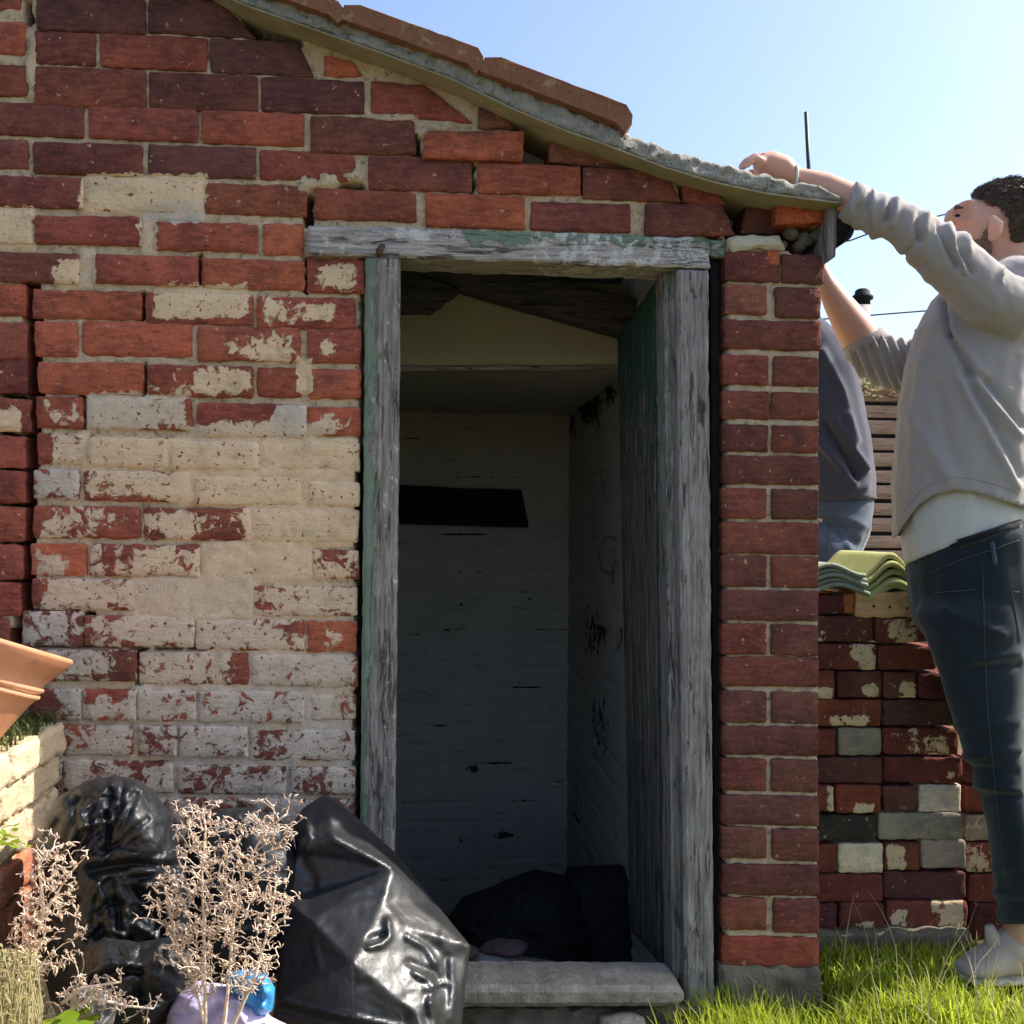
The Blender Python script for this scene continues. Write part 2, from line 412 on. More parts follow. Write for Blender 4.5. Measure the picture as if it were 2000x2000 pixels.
def mat_hair():
    m = M('dark_hair', .55, .4); a = m.noise(160, 4, .7, m.coords((1,1,.35)))
    return m.out(m.mix(a, (.022,.015,.011), (.11,.075,.05)), m.bump(a, 1.0, .006))
MAT['hair'] = mat_hair()
MAT['beard'] = simple('short_beard', (.10,.062,.045), (.20,.125,.09), 220, .8, .8, .003)
MAT['fence'] = mat_wood('fence_wood', 'X', lo=(.33,.205,.14), hi=(.50,.34,.245), crack=.2)
MAT['fence_gap_shade'] = simple('shade_dark_board', (.012,.009,.007), (.02,.015,.012), 20)  # near-black colour carries the shade seen between the fence slats
MAT['dark_metal'] = simple('dark_metal', (.03,.032,.035), (.05,.05,.055), 20, .5)
MAT['roof_far'] = simple('far_roof', (.07,.065,.05), (.13,.12,.09), 6)
MAT['render_far'] = simple('far_render', (.62,.58,.52), (.72,.68,.62), 4)
MAT['ptile_g'] = simple('mossy_grey_tile', (.22,.26,.20), (.36,.40,.33), 12, .9, .4)
MAT['ptile_y'] = simple('lichen_tile', (.36,.38,.15), (.52,.52,.24), 12, .9, .4)
MAT['blue'] = mat_plastic('blue_plastic', (.03,.19,.42), .3)
MAT['purple'] = mat_plastic('lilac_plastic', (.34,.30,.45), .5, .5, .3)
MAT['greyplastic'] = mat_plastic('grey_sack', (.16,.15,.14), .5)
MAT['strap'] = simple('pale_strap', (.6,.57,.52), (.7,.68,.62), 20)

# ------------------------------------------------------------------ paint and bare mortar on the front wall (places read off the photograph, in its pixels)
# x0,y0,x1,y1, softness, amount, 1 = grey-white paint / 0 = cream
PAINT = [(165,346,395,412,7,0.74,0),(285,400,394,428,6,0.8,1),(-20,408,62,482,6,0.72,0),(110,515,150,548,10,0.6,0),(160,488,180,552,6,0.72,0.3),
 (278,425,300,492,5,0.8,0.3),(628,528,690,556,12,0.56,0),(310,568,478,612,12,0.62,0),(345,590,470,618,6,0.66,0),(520,585,560,632,10,0.6,0),(585,600,645,618,9,0.6,0),
 (444,668,461,694,6,0.6,0),(470,662,568,690,12,0.6,0),(510,680,565,702,8,0.62,0),(632,668,653,692,8,0.56,0),(290,724,470,764,10,0.5,0),(395,728,480,762,10,0.64,0),
 (582,706,602,764,5,0.72,0),(95,785,148,822,10,0.52,0.2),(173,776,358,832,8,0.74,0.6),(538,796,594,852,4,0.92,1),(430,830,600,850,9,0.72,0.3),
 (375,838,615,860,7,0.78,0.4),(630,818,682,840,10,0.58,0.2),(-20,806,36,838,7,0.7,0),(108,848,166,905,10,0.57,0.2),(165,862,345,912,9,0.71,0),(330,864,694,905,9,0.94,0),(360,900,680,925,9,0.94,0),
 (500,905,700,985,9,0.8,0),(70,920,150,972,6,0.607,0.9),(178,918,360,965,10,0.565,0.1),(350,918,560,975,12,0.92,0),(88,1000,185,1048,12,0.514,0.3),(200,1004,258,1046,12,0.49,0.2),
 (285,1004,372,1054,9,0.561,0.2),(365,1010,465,1036,9,0.51,0.1),(482,990,700,1060,6,0.92,0),(70,1088,122,1122,9,0.53,0.4),(178,1066,206,1108,7,0.588,0.3),(225,1076,388,1120,13,0.563,0.2),
 (400,1064,604,1130,8,0.81,0.1),(612,1082,692,1126,12,0.571,0.1),(90,1135,250,1192,12,0.563,0.35),(262,1132,490,1208,6,0.93,0.45),(495,1146,700,1204,12,0.563,0.3),
 (40,1196,165,1264,14,0.5,0.9),(175,1214,305,1264,12,0.563,0.5),(290,1208,380,1248,12,0.538,0.7),(385,1210,560,1258,9,0.58,0.6),(525,1244,596,1278,8,0.605,0.3),(636,1236,662,1256,8,0.538,0.2),
 (90,1276,220,1328,12,0.571,0.7),(272,1272,452,1338,12,0.58,0.6),(492,1280,690,1338,7,0.638,0.75),(98,1346,160,1410,6,0.622,0.9),(166,1366,260,1394,12,0.554,0.8),(260,1346,595,1410,8,0.647,0.9),(605,1346,700,1404,12,0.571,0.7),
 (60,1412,700,1486,8,0.563,1),(210,1418,500,1480,8,0.596,1),(110,1484,700,1552,10,0.538,1),(110,1552,700,1624,10,0.529,1),(110,1620,700,2000,12,0.51,1),
 (520,1350,600,1400,20,0.638,1),(480,1418,700,1480,12,0.588,1)]
BARE = [(640,775,700,800),]
_P = np.array(PAINT, dtype=float)
def paint_at(x, y):
    if x > 704 or y < 320: return 0.0, 0.0
    dx = np.maximum(np.maximum(_P[:,0]-x, x-_P[:,2]), 0); dy = np.maximum(np.maximum(_P[:,1]-y, y-_P[:,3]), 0)
    f = _P[:,5]*np.exp(-(dx*dx+dy*dy)/(2*(_P[:,4]*1.15)**2))
    k = int(np.argmax(f)); g = float((f*f*f*f*_P[:,6]).sum()/max(1e-9, (f*f*f*f).sum()))
    return float(f[k]), g
def p_paint(p): q = proj(p); return paint_at(q[0], q[1])[0]
def p_grey(p): q = proj(p); return paint_at(q[0], q[1])[1]
ATT = {'paint': p_paint, 'pgrey': p_grey}

# ------------------------------------------------------------------ the outhouse
E0 = onY(1000, 1985, 0); E0.z = 0
house = empty('brick_outhouse', (-.1, .9, 0), 'old red brick outhouse with flaking cream paint, an open doorway and a tiled lean-to roof', 'outhouse')

O = (.35,.100,.056); R = (.275,.078,.050); D = (.175,.058,.044); X = (.120,.050,.043); MX = (.240,.070,.048); PB = (.175,.055,.040); PD = (.130,.048,.037); T = (.23,.090,.060)
bricks = []
def q(frame, pts, col, y=0.0, paint=True): bricks.append(([fr(frame, *p) for p in pts], col, y))   # pts: tl, tr, br, bl
def row(frame, slope, items, y=0.0):
    for it in items:
        x0, x1, yt, yb, col = it[:5]; dy = it[5] if len(it) > 5 else 0.0
        s = slope*(x1-x0); q(frame, [(x0,yt),(x1,yt+s),(x1,yb+s),(x0,yb)], col, y+dy)
# the part left of the long crack
LC = .003
row('a', .02, [(-180,112,-60,42,MX,LC),(-180,132,112,285,O,LC),(-180,146,345,508,MX,LC),(-180,135,1528,1698,O,LC),(-180,140,1733,1925,MX,LC)])
row('d', .02, [(-160,140,130,308,MX,LC),(-160,156,342,512,MX,LC),(-160,130,540,700,R,LC),(-160,130,722,888,MX,LC),(-160,124,908,1088,R,LC),(-160,118,1108,1288,MX,LC),(-160,104,1308,1478,R,LC),(-160,48,1496,1660,MX,LC)])
row('e', .02, [(-160,100,-62,110,MX,LC),(-160,110,130,290,D,LC),(-160,100,310,470,D,LC),(-160,120,500,660,D,LC),(-160,120,690,840,D,LC),(-160,120,865,1020,D,LC),(-160,120,1040,1200,D,LC),(-160,120,1220,1380,D,LC),(-160,120,1400,1560,D,LC),(-160,120,1580,1740,D,LC)])
# above: courses falling slightly to the right
row('a', .045, [(195,778,-30,152,X)]); q('a', [(800,-5),(1180,0),(1372,185),(800,175)][0:2]+[(1375,200),(800,168)], X)
row('a', .045, [(185,512,163,338,D),(538,1112,178,352,MX)]); q('a', [(1132,208),(1600,225),(1694,412),(1132,385)], X)
q('b', [(92,300),(245,330),(296,405),(90,410)], O)
row('a', .038, [(190,782,355,560,MX),(805,1386,388,580,D)]); q('a', [(1410,412),(1960,440),(1962,612),(1410,598)], X)
q('b', [(345,437),(620,470),(900,640),(345,600)][0:1]+[(640,462),(892,660),(345,604)], MX)
q('b', [(925,582),(1080,600),(1112,694),(922,684)], T)
row('a', .040, [(-200,446,544,712,D),(478,1062,566,738,MX),(1090,1636,592,762,O)]); q('b', [(18,622),(570,648),(588,832),(22,815)], D)
q('b', [(640,708),(1166,706),(1160,862),(622,846)], O, -.012); q('b', [(1312,702),(1450,725),(1700,905),(1308,870)], T, .015)
row('a', .034, [(-220,150,742,898,D),(178,762,762,928,D),(800,1376,778,942,X)]); q('a', [(1402,806),(1900,828),(1930,975),(1402,962)], R)
q('b', [(332,836),(884,858),(884,1032),(332,1016)], D); q('b', [(920,872),(1474,898),(1472,1046),(920,1036)], O); q('b', [(1492,902),(1935,920),(2018,1086),(1492,1064)], D)
q('c', [(96,394),(215,402),(325,545),(96,536)], MX)
row('a', .030, [(-200,442,942,1102,D),(462,1090,955,1130,R),(1105,1652,985,1148,R)])
q('b', [(42,1010),(586,1040),(586,1192),(34,1176)], R); q('b', [(640,1040),(1168,1062),(1172,1232),(642,1216)], O); q('b', [(1205,1086),(1738,1102),(1742,1252),(1208,1236)], D)
q('c', [(-106,545),(300,548),(372,712),(-106,716)], D)
q('c', [(440,552),(590,560),(588,702),(412,702)], PD, .03); q('c', [(604,500),(700,510),(856,640),(600,650)][0:1]+[(856,582),(856,640),(600,650)], (.42,.10,.05), -.004)
row('a', .025, [(-200,172,1125,1305,R),(186,756,1158,1305,MX),(832,1386,1192,1340,R),(1420,1636,1205,1368,O)])
row('a', .030, [(-200,420,1352,1508,D),(500,1062,1368,1520,R),(1088,1640,1392,1545,O)]); q('b', [(4,1392),(308,1402),(310,1580),(4,1572)], R)
row('a', .022, [(182,760,1562,1712,O),(786,1362,1578,1738,R),(1388,1915,1598,1762,R)])
row('d', .018, [(182,402,-60,120,O),(430,1004,-62,116,O),(1036,1572,-32,140,R),(1612,1888,-22,152,R)])
row('d', .018, [(200,746,152,312,O),(778,1322,168,326,R),(1350,1572,184,336,R),(1618,1888,190,338,O)])
row('d', .018, [(192,430,334,494,R),(456,1004,340,500,R),(1036,1600,368,540,R),(1616,1886,388,534,O)])
row('d', .014, [(196,450,528,686,R),(464,884,550,700,R),(896,1352,566,712,R),(1368,1884,572,712,R)])
row('d', .012, [(176,416,718,866,R),(440,1000,722,878,R),(1022,1575,755,898,R),(1620,1882,782,902,R)])
row('d', .012, [(176,730,908,1072,R),(756,1312,918,1080,R),(1322,1878,922,1092,R)])
row('d', .012, [(164,452,1106,1270,O),(474,1042,1108,1270,R),(1068,1620,1132,1276,R),(1640,1878,1138,1286,R)])
row('d', .010, [(170,710,1290,1448,R),(722,1000,1308,1476,R),(1010,1312,1318,1484,R),(1326,1868,1330,1480,R)])
row('d', .008, [(118,432,1462,1638,D),(442,1012,1488,1640,R),(1028,1592,1500,1660,R),(1610,1866,1512,1670,O)])
row('d', .006, [(130,712,1664,1820,D),(730,1298,1678,1838,R),(1320,1870,1690,1850,R)])
row('e', .006, [(150,434,128,292,D),(446,732,132,294,R),(744,1052,140,296,R),(1074,1632,142,302,R),(1680,1912,160,292,R)])
row('e', .008, [(206,712,322,480,R),(750,950,328,486,D),(968,1332,330,492,D),(1348,1912,348,508,D)])
row('e', .006, [(190,330,505,680,D),(342,930,512,684,D),(960,1540,540,690,D),(1570,1912,552,690,D)])
row('e', .006, [(200,640,706,856,D),(660,890,712,858,D),(906,1270,716,858,D),(1284,1908,720,862,D)])
for k, (ys, js) in enumerate(((882,[200,560,1130,1500,1905]),(1062,[200,780,1330,1905]),(1242,[200,480,1050,1620,1905]),(1422,[200,760,1320,1905]),(1602,[200,480,1050,1620,1905]))):
    row('e', .004, [(a, b-22, ys, ys+158, D) for a, b in zip(js, js[1:])])
# the narrow pier right of the door
row('c', .035, [(325,618,802,955,PB),(632,852,818,968,PD)]); q('c', [(556,796),(612,798),(614,872),(560,866)], (.45,.13,.06), -.003)
row('c', .03, [(325,545,982,1134,T),(598,836,994,1152,PD)]); row('c', .03, [(318,836,1170,1322,PB)])
row('c', .03, [(312,552,1360,1512,PB),(584,824,1368,1522,PB)]); row('c', .02, [(312,560,1555,1700,PB),(572,822,1562,1704,PB)])
row('c', .02, [(310,552,1736,1876,PD),(582,822,1742,1882,PB)]); row('c', .02, [(310,826,1902,2050,PD)])
PR = [(10,180,'h'),(206,385,'f'),(402,578,'h'),(602,772,'f'),(797,972,'h'),(990,1155,'f'),(1190,1368,'h'),(1392,1556,'f'),(1582,1764,'h')]
for yt, yb, k in PR:
    if k == 'h': row('f', .015, [(182,436,yt,yb,random.Random(yt).choice([PB,PD,PB])),(472,736,yt+6,yb+6,random.Random(yt+1).choice([PB,PD,PB]))])
    else: row('f', .015, [(184,738,yt,yb,random.Random(yt).choice([PB,PD]))])
row('g', .02, [(182,742,458,622,PD),(178,436,645,818,PD),(478,742,656,832,PD),(182,742,858,1030,PD),(180,436,1052,1235,PB),(482,744,1062,1250,PB),(182,742,1278,1442,(.24,.06,.035))])
bl0 = []
for k, (pts, col, y) in enumerate(bricks):
    rr = random.Random(k*13+5); yo = y + rr.uniform(-.0025, .003)
    ex = 1.2; pts = [(pts[0][0]-ex,pts[0][1]-ex),(pts[1][0]+ex,pts[1][1]-ex),(pts[2][0]+ex,pts[2][1]+ex),(pts[3][0]-ex,pts[3][1]+ex)]
    c = [onY(*p, yo) for p in (pts[3], pts[2], pts[1], pts[0])]
    left = pts[0][0] < 704 and pts[0][1] > 300
    worn = .0018 if left else .0013
    v = rr.uniform(.86, 1.14); cc = tuple(max(.02, x*v*rr.uniform(.95, 1.05)) for x in col)
    small = (pts[1][0]-pts[0][0]) < 120
    th = .10
    slab('brick', c, (0, th, 0), MAT['brick'], house, nu=(6 if small else 12), nv=4, bevel=.0035, jit=worn, disp=.0015, rnd=.005, ns=62, seed=k, color=cc, attr=ATT if pts[0][0] < 704 else None)

# ------------------------------------------------------------------ roof edge lines (pixels), also used to trim the mortar
BL = [(300,-66),(480,30),(600,74),(716,116),(854,166),(926,199),(999,229),(1143,274),(1300,330),(1400,372),(1470,385),(1560,396),(1640,398)]   # board meets wall
TL = [(300,-100),(465,0),(600,47),(745,98),(890,152),(999,206),(1100,248),(1180,276),(1300,322),(1400,352),(1500,373),(1600,386),(1646,391)]   # lower front edge of the board
GL = [(300,-140),(470,-22),(600,14),(745,68),(890,116),(999,158),(1100,205),(1180,240),(1300,288),(1400,315),(1500,342),(1600,362),(1640,382)]   # top of the cement bedding
def interp(L, x):
    for (x0, y0), (x1, y1) in zip(L, L[1:]):
        if x <= x1: return y0+(y1-y0)*(x-x0)/(x1-x0)
    return L[-1][1]
# ------------------------------------------------------------------ mortar behind and between the bricks
VOID = [  # polylines with half width and depth
 ([(58,545),(60,640),(60,700),(64,780),(58,860),(56,900),(53,980),(50,1080),(50,1180),(38,1240),(20,1270)],11,.12),([(52,0),(54,40)],5,.05),([(20,1255),(0,1300)],18,.10),
 ([(705,880),(703,1100),(702,1300),(700,1500),(700,1960)],6,.10),([(708,500),(706,880)],4,.03),
 ([(1450,425),(1512,425)],30,.10),([(1425,400),(1440,445)],18,.10),([(1530,445),(1600,475)],20,.12),([(1085,290),(1205,318)],32,.05),([(1020,256),(1030,310)],14,.10),([(1046,262),(1048,312)],24,.12),([(1220,300),(1270,322)],18,.10),([(1430,410),(1440,440)],18,.12),([(1540,450),(1600,470)],22,.10),([(1480,402),(1600,396)],16,.08),
 ([(810,270),(822,312)],5,.05),([(985,215),(990,240)],4,.05),([(604,385),(602,434)],6,.06),([(670,370),(700,366)],8,.05),([(388,500),(387,552)],3.5,.04),([(280,575),(279,620)],3.5,.04),
 ([(158,775),(160,830)],3.5,.04),([(280,715),(280,765)],3.5,.04),([(600,505),(599,570)],4,.04),([(480,45),(520,66),(575,82)],9,.06),
 ([(0,695),(56,700)],5,.05),([(0,772),(60,778)],5,.05),([(0,846),(56,850)],4,.05),([(0,918),(56,922)],4,.05),([(0,986),(54,990)],5,.05),([(0,1062),(52,1066)],5,.05),([(0,1134),(50,1138)],5,.05),([(0,640),(58,640)],4,.04),
 ([(165,1205),(164,1260)],3.5,.03),([(268,1278),(268,1335)],3.5,.03),([(70,1198),(180,1200)],3,.03),([(50,1262),(400,1268)],2.2,.02),([(600,1290),(700,1296)],2,.02),
 ([(1136,330),(1138,376)],3,.04),([(1332,345),(1334,395)],4,.04),([(923,320),(922,372)],3,.03),([(1395,480),(1398,520),(1397,900),(1397,1300),(1397,1960)],15,.14)]
SMEAR = [(640,352,30,14),(690,345,22,12),(684,372,16,10),(770,232,50,12),(860,250,34,12),(820,262,16,14),(600,360,20,18),(60,130,12,60),(1420,395,10,8)]
def segd(x, y, pts):
    m = 1e9
    for (x0, y0), (x1, y1) in zip(pts, pts[1:]):
        dx, dy = x1-x0, y1-y0; t = max(0, min(1, ((x-x0)*dx+(y-y0)*dy)/(dx*dx+dy*dy+1e-9)))
        m = min(m, math.hypot(x-x0-t*dx, y-y0-t*dy))
    return m
def mortar():
    step = .0065; xs = np.arange(-1.16, .694, step); zs = np.arange(-.02, 2.32, step)
    idx = {}; vs = []; pa = []; pg = []; so = []; fs = []
    ok = np.zeros((len(xs), len(zs)), bool)
    for i, x in enumerate(xs):
        for j, z in enumerate(zs):
            px, py, _ = proj((x, 0, z))
            if py < interp(BL, px)-6: continue
            if 724 < px < 1376 and py > 470: continue
            if px > 1603: continue
            y = .0075 + .0042*n1(x*38, z*38) + .0025*n1(x*120, z*120, 4)
            a, g = paint_at(px, py); y -= .0062*min(1, max(0, a-.5)*3.5)
            if px > 1405: y += .001; a, g = .41+.12*n1(px*.03, py*.03), .75
            s = 0.0
            for pts, hw, dep in VOID:
                if pts[0][0]-250 > px or px > max(p[0] for p in pts)+60: continue
                d = segd(px, py, pts) + 3.5*n1(px*.06, py*.06)
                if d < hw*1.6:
                    k = min(1, max(0, (hw*1.6-d)/(hw*.6))); y = max(y, y+dep*k); s = max(s, k*.85)  # deeper void, more painted shade
            for cx, cy, rx, ry in SMEAR:
                k = 1-math.hypot((px-cx)/rx, (py-cy)/ry)
                k += .55*n1(px*.07, py*.09)
                if k > 0: y -= .011*min(1, k*2.5)
            idx[i, j] = len(vs); vs.append((x, y, z)); pa.append(a); pg.append(g); so.append(s)
    for (i, j), a in idx.items():
        b, c, d = idx.get((i+1, j)), idx.get((i+1, j+1)), idx.get((i, j+1))
        if b is not None and c is not None and d is not None: fs.append((a, b, c, d))
    me = mesh('mortar', vs, fs); fattr(me, 'paint', pa); fattr(me, 'pgrey', pg); fattr(me, 'void_shade', so)
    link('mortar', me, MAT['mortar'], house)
mortar()
# wall bodies behind the face
XI = onY(1313, 1200, 0).x + .048; XO = onY(1600, 1200, 0).x - .004; XL = -1.9; YB = 1.86
DL, DR = onY(726, 1200, 0).x, onY(1374, 1200, 0).x
ZT = lambda x: onY(*[(proj((x,0,1.9))[0])]*1, 0, 0) if False else 0
def roof_z(x):
    lo = [onY(px, py+7, -.062) for px, py in TL]
    pts = [(p.x, p.z) for p in lo]
    s = (pts[1][1]-pts[0][1])/(pts[1][0]-pts[0][0])
    if x < pts[0][0]: return pts[0][1]+s*(x-pts[0][0])
    for (x0, z0), (x1, z1) in zip(pts, pts[1:]):
        if x <= x1: return z0+(z1-z0)*(x-x0)/(x1-x0)
    return pts[-1][1]-.2*(x-pts[-1][0])
def prism_y(name, prof, y0, y1, mat, parent):
    n = len(prof); vs = [(x, y0, z) for x, z in prof]+[(x, y1, z) for x, z in prof]
    fs = [tuple(range(n)), tuple(range(2*n-1, n-1, -1))]+[(i, n+i, n+(i+1) % n, (i+1) % n) for i in range(n)]
    me = mesh(name, vs, fs, False); bm = bmesh.new(); bm.from_mesh(me); bmesh.ops.recalc_face_normals(bm, faces=bm.faces); bm.to_mesh(me); bm.free()
    return link(name, me, mat, parent)
def mat_sidewall():
    m = M('side_brickwork', .9, .2); b = m.node('ShaderNodeTexBrick'); mp = m.node('ShaderNodeMapping'); mp.inputs['Rotation'].default_value = (math.pi/2, 0, math.pi/2)
    m.l(m.pos, mp.inputs[0]); m.l(mp.outputs[0], b.inputs[0]); b.inputs['Scale'].default_value = 1
    b.inputs['Brick Width'].default_value = .225; b.inputs['Row Height'].default_value = .076; b.inputs['Mortar Size'].default_value = .006
    b.inputs['Color1'].default_value = (*PB, 1); b.inputs['Color2'].default_value = (*MX, 1); b.inputs['Mortar'].default_value = (.4,.35,.27,1)
    return m.out(b.outputs[0], m.bump(m.noise(40, 5), .6, .006))
MAT['side'] = mat_sidewall()
def wall_top(xa, xb, n=6): return [(xa+(xb-xa)*k/n, roof_z(xa+(xb-xa)*k/n)-.004) for k in range(n+1)]
prism_y('front_wall', [(XL,-.5),(DL,-.5)]+wall_top(XL, DL, 8)[::-1], .122, .215, MAT['white'], house)
prism_y('front_wall', [(DR+.06,-.5),(XO,-.5)]+wall_top(DR+.06, XO)[::-1], .126, .212, MAT['white'], house)
LZ = onY(1000, 470, 0).z
prism_y('front_wall', [(DL+.001,LZ),(DR+.059,LZ)]+wall_top(DL+.001, DR+.059)[::-1], .124, .214, MAT['white'], house)
box('side_wall', XO-.09, XO, .10, YB+.2, -.02, roof_z(XO)-.02, MAT['side'], house)
# inner faces: whitewashed brickwork, the courses standing out a little
def plaster(name, p0, eu, ev, nu, nv, nrm, peel):
    p0, eu, ev, nrm = Vector(p0), Vector(eu), Vector(ev), Vector(nrm); vs = []; pa = []
    for j in range(nv+1):
        for i in range(nu+1):
            p = p0+eu*(i/nu)+ev*(j/nv); p.z = min(p.z, roof_z(p.x)-.008); z = p.z
            c = (z/.076) % 1.0; d = -.0085*math.exp(-((min(c, 1-c))/.09)**2)*(.5+.9*n1(p.x*3+p.y*2, z*9))
            L = (p-p0).length; rw = int(z/.076) % 2; hx = ((eu.normalized().dot(p-p0)+rw*.11)/.225) % 1.0
            d -= .0016*math.exp(-(min(hx, 1-hx)/.02)**2)
            jn = math.exp(-((min(c, 1-c))/.07)**2)*max(0, .5+1.3*n1(p.x*4+p.y*3, z*11, 6)); pj = .62*jn
            vs.append(p+nrm*(d+.003*n1(p.x*7, p.y*7, p.z*7)+.0015*n1(p.x*30, p.y*30, z*30))); pa.append(max(pj, peel(p)))
    fs = [(j*(nu+1)+i, j*(nu+1)+i+1, (j+1)*(nu+1)+i+1, (j+1)*(nu+1)+i) for j in range(nv) for i in range(nu)]
    me = mesh(name, vs, fs); fattr(me, 'paint', pa); link(name, me, MAT['white'], house)
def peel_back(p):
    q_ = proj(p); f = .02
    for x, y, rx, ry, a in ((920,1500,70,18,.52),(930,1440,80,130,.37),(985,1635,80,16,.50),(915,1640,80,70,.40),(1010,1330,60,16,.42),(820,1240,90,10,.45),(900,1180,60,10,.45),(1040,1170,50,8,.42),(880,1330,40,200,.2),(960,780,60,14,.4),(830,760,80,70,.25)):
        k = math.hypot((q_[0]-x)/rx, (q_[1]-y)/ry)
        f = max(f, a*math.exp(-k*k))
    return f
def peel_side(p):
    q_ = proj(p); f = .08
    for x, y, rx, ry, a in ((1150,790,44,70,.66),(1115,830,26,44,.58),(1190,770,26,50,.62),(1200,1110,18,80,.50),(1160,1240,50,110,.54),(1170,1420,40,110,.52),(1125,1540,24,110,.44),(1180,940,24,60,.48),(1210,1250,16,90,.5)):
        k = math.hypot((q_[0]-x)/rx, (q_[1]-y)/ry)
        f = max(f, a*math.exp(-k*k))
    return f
plaster('back_wall', (XL+.3, YB, -.48), (XI-XL-.22, 0, 0), (0, 0, 2.85), 260, 360, (0,-1,0), peel_back)
plaster('inner_side_wall', (XI, YB, -.48), (0, -YB+.135, 0), (0, 0, 2.5), 200, 250, (-1,0,0), peel_side)
plaster('inner_side_wall', (XL+.3, .135, -.48), (0, YB-.135, 0), (0, 0, 2.85), 60, 120, (1,0,0), lambda p: .1)
prism_y('outer_back_wall', [(XL,-.02),(XO-.001,-.02)]+wall_top(XL, XO-.001, 10)[::-1], YB+.02, YB+.199, MAT['side'], house)
box('outer_side_wall', XL, XL+.28, .10, YB+.019, -.02, 2.1, MAT['side'], house)
box('floor', XL+.3, XI+.05, .045, YB, -.52, -.45, MAT['soil'], house)

# door frame ------------------------------------------------------
def q4(pts, Y): return [onY(*p, Y) for p in pts]      # bl, br, tr, tl in pixels
def wgreen(f): return {'paint': lambda p: f(*proj(p)[:2])}
def lint_g(x, y):
    top = 446+(x-602)*.026
    return .74-(y-top)/44*.80 + (.12 if x > 1370 else 0) if x > 905 else (.2 if x > 830 and y < top+16 else 0)
slab('lintel', q4([(600,496),(1386,524),(1386,464),(603,440)], -.014), (0,.115,0), MAT['wood_h'], house, nu=120, nv=12, bevel=.004, jit=.0018, disp=.0012, rnd=.004, seed=3,
     attr={'paint': lambda p: lint_g(*proj(p)[:2]), 'white': lambda p: (.46 if proj(p)[0] > 1040 else (.36 if proj(p)[0] < 840 else .30)) + (.2 if 770 < proj(p)[0] < 900 and proj(p)[1] < 468 else 0)})
slab('lintel_end', q4([(1387,500),(1418,502),(1418,470),(1387,468)], .004), (0,.09,0), MAT['wood_h'], house, nu=6, nv=4, seed=4, attr={'paint': lambda p: .62})
def jl(x, y): return .86-(x-(712-(y-500)*.006))/34*.56 - (.12 if y > 1250 else 0) + .05*math.sin(y*.02)
slab('door_jamb', q4([(700,1990),(767,1990),(782,500),(714,502)], -.010), (0,.10,0), MAT['wood_v'], house, nu=12, nv=160, bevel=.005, jit=.0008, disp=.0018, rnd=.003, seed=5, attr={'paint': lambda p: jl(*proj(p)[:2]), 'white': lambda p: (.34 if proj(p)[0] > 748 else .2)})
slab('door_jamb', q4([(1338,1992),(1396,1990),(1384,526),(1322,524)], -.012), (0,.10,0), MAT['wood_v'], house, nu=12, nv=160, bevel=.006, jit=.0009, disp=.0022, rnd=.003, seed=6, attr={'white': lambda p: .22})
slab('gap_shade_strip', q4([(1397,1985),(1410,1985),(1408,505),(1388,505)], .028), (0,.07,0), MAT['black'], house, nu=3, nv=40, bevel=.003, seed=7)  # added black strip, stands in for the shadow between jamb and pier
slab('door_stop', q4([(1314,1915),(1337,1915),(1320.5,526),(1296,526)], .022), (0,.075,0), MAT['wood_v'], house, nu=4, nv=120, bevel=.003, seed=8, attr={'paint': lambda p: .40 if proj(p)[1] < 1150 else .2})
tb = tube_mesh([[(onY(748,478,-.022)+Vector((0,0,.0)), .006), (onY(741,490,-.026), .008), (onY(738,502,-.022), .004)]], 7)
link('iron_pin', mesh('iron_pin', *tb), simple('rust', (.05,.03,.02), (.12,.06,.03), 60), house)
# the slab under the door
def thr(u, v, p): return .006*n1(p.x*22, p.z*22)
slab('threshold', [onY(700,1972,-.075), onY(1338,1968,-.075), onY(1336,1928,-.075), onY(700,1926,-.075)], (0,.115,0), MAT['concrete'], house, nu=90, nv=8, bevel=.012, jit=.0012, disp=.0018, rnd=.02, seed=9)
slab('threshold_base', [onY(690,2040,-.03), onY(1400,2040,-.03), onY(1400,1973,-.03), onY(690,1973,-.03)], (0,.2,0), MAT['concrete2'], house, nu=90, nv=10, bevel=.01, jit=.004, disp=.012, seed=10, ns=30)
slab('footing', [onY(1404,2060,-.02), onY(1608,2060,-.02), onY(1606,1894,-.012), onY(1406,1890,-.012)], (0,.2,0), MAT['concrete2'], house, nu=30, nv=16, bevel=.01, jit=.004, disp=.008, seed=11, ns=30)
# loose stuff in the broken corner under the eave
slab('mortar_lump', q4([(1420,488),(1534,486),(1528,458),(1420,460)], -.006), (0,.07,0), MAT['cream_board'], house, nu=16, nv=5, bevel=.008, jit=.004, disp=.003, rnd=.012, seed=12)
for k, (x, y, r_) in enumerate(((1545,455,16),(1570,470,18),(1590,462,14),(1560,482,12),(1530,478,9))):
    bm = bmesh.new(); bmesh.ops.create_icosphere(bm, subdivisions=2, radius=r_/880)
    for v in bm.verts: v.co *= 1+.35*n1(v.co.x*60+k, v.co.y*60, v.co.z*60)
    me = bpy.data.meshes.new('rubble'); bm.to_mesh(me); bm.free(); o = link('rubble', me, MAT['concrete2'], house); o.location = onY(x, y, .035) - house.location; o.matrix_parent_inverse = Matrix.Identity(4)
slab('fascia_board', q4([(1614,512),(1634,500),(1634,392),(1618,398)], -.03), (0,1.9,0), MAT['wood_v'], house, nu=4, nv=10, seed=13)
gp = [(onY(1644,440,-.02), 1)]
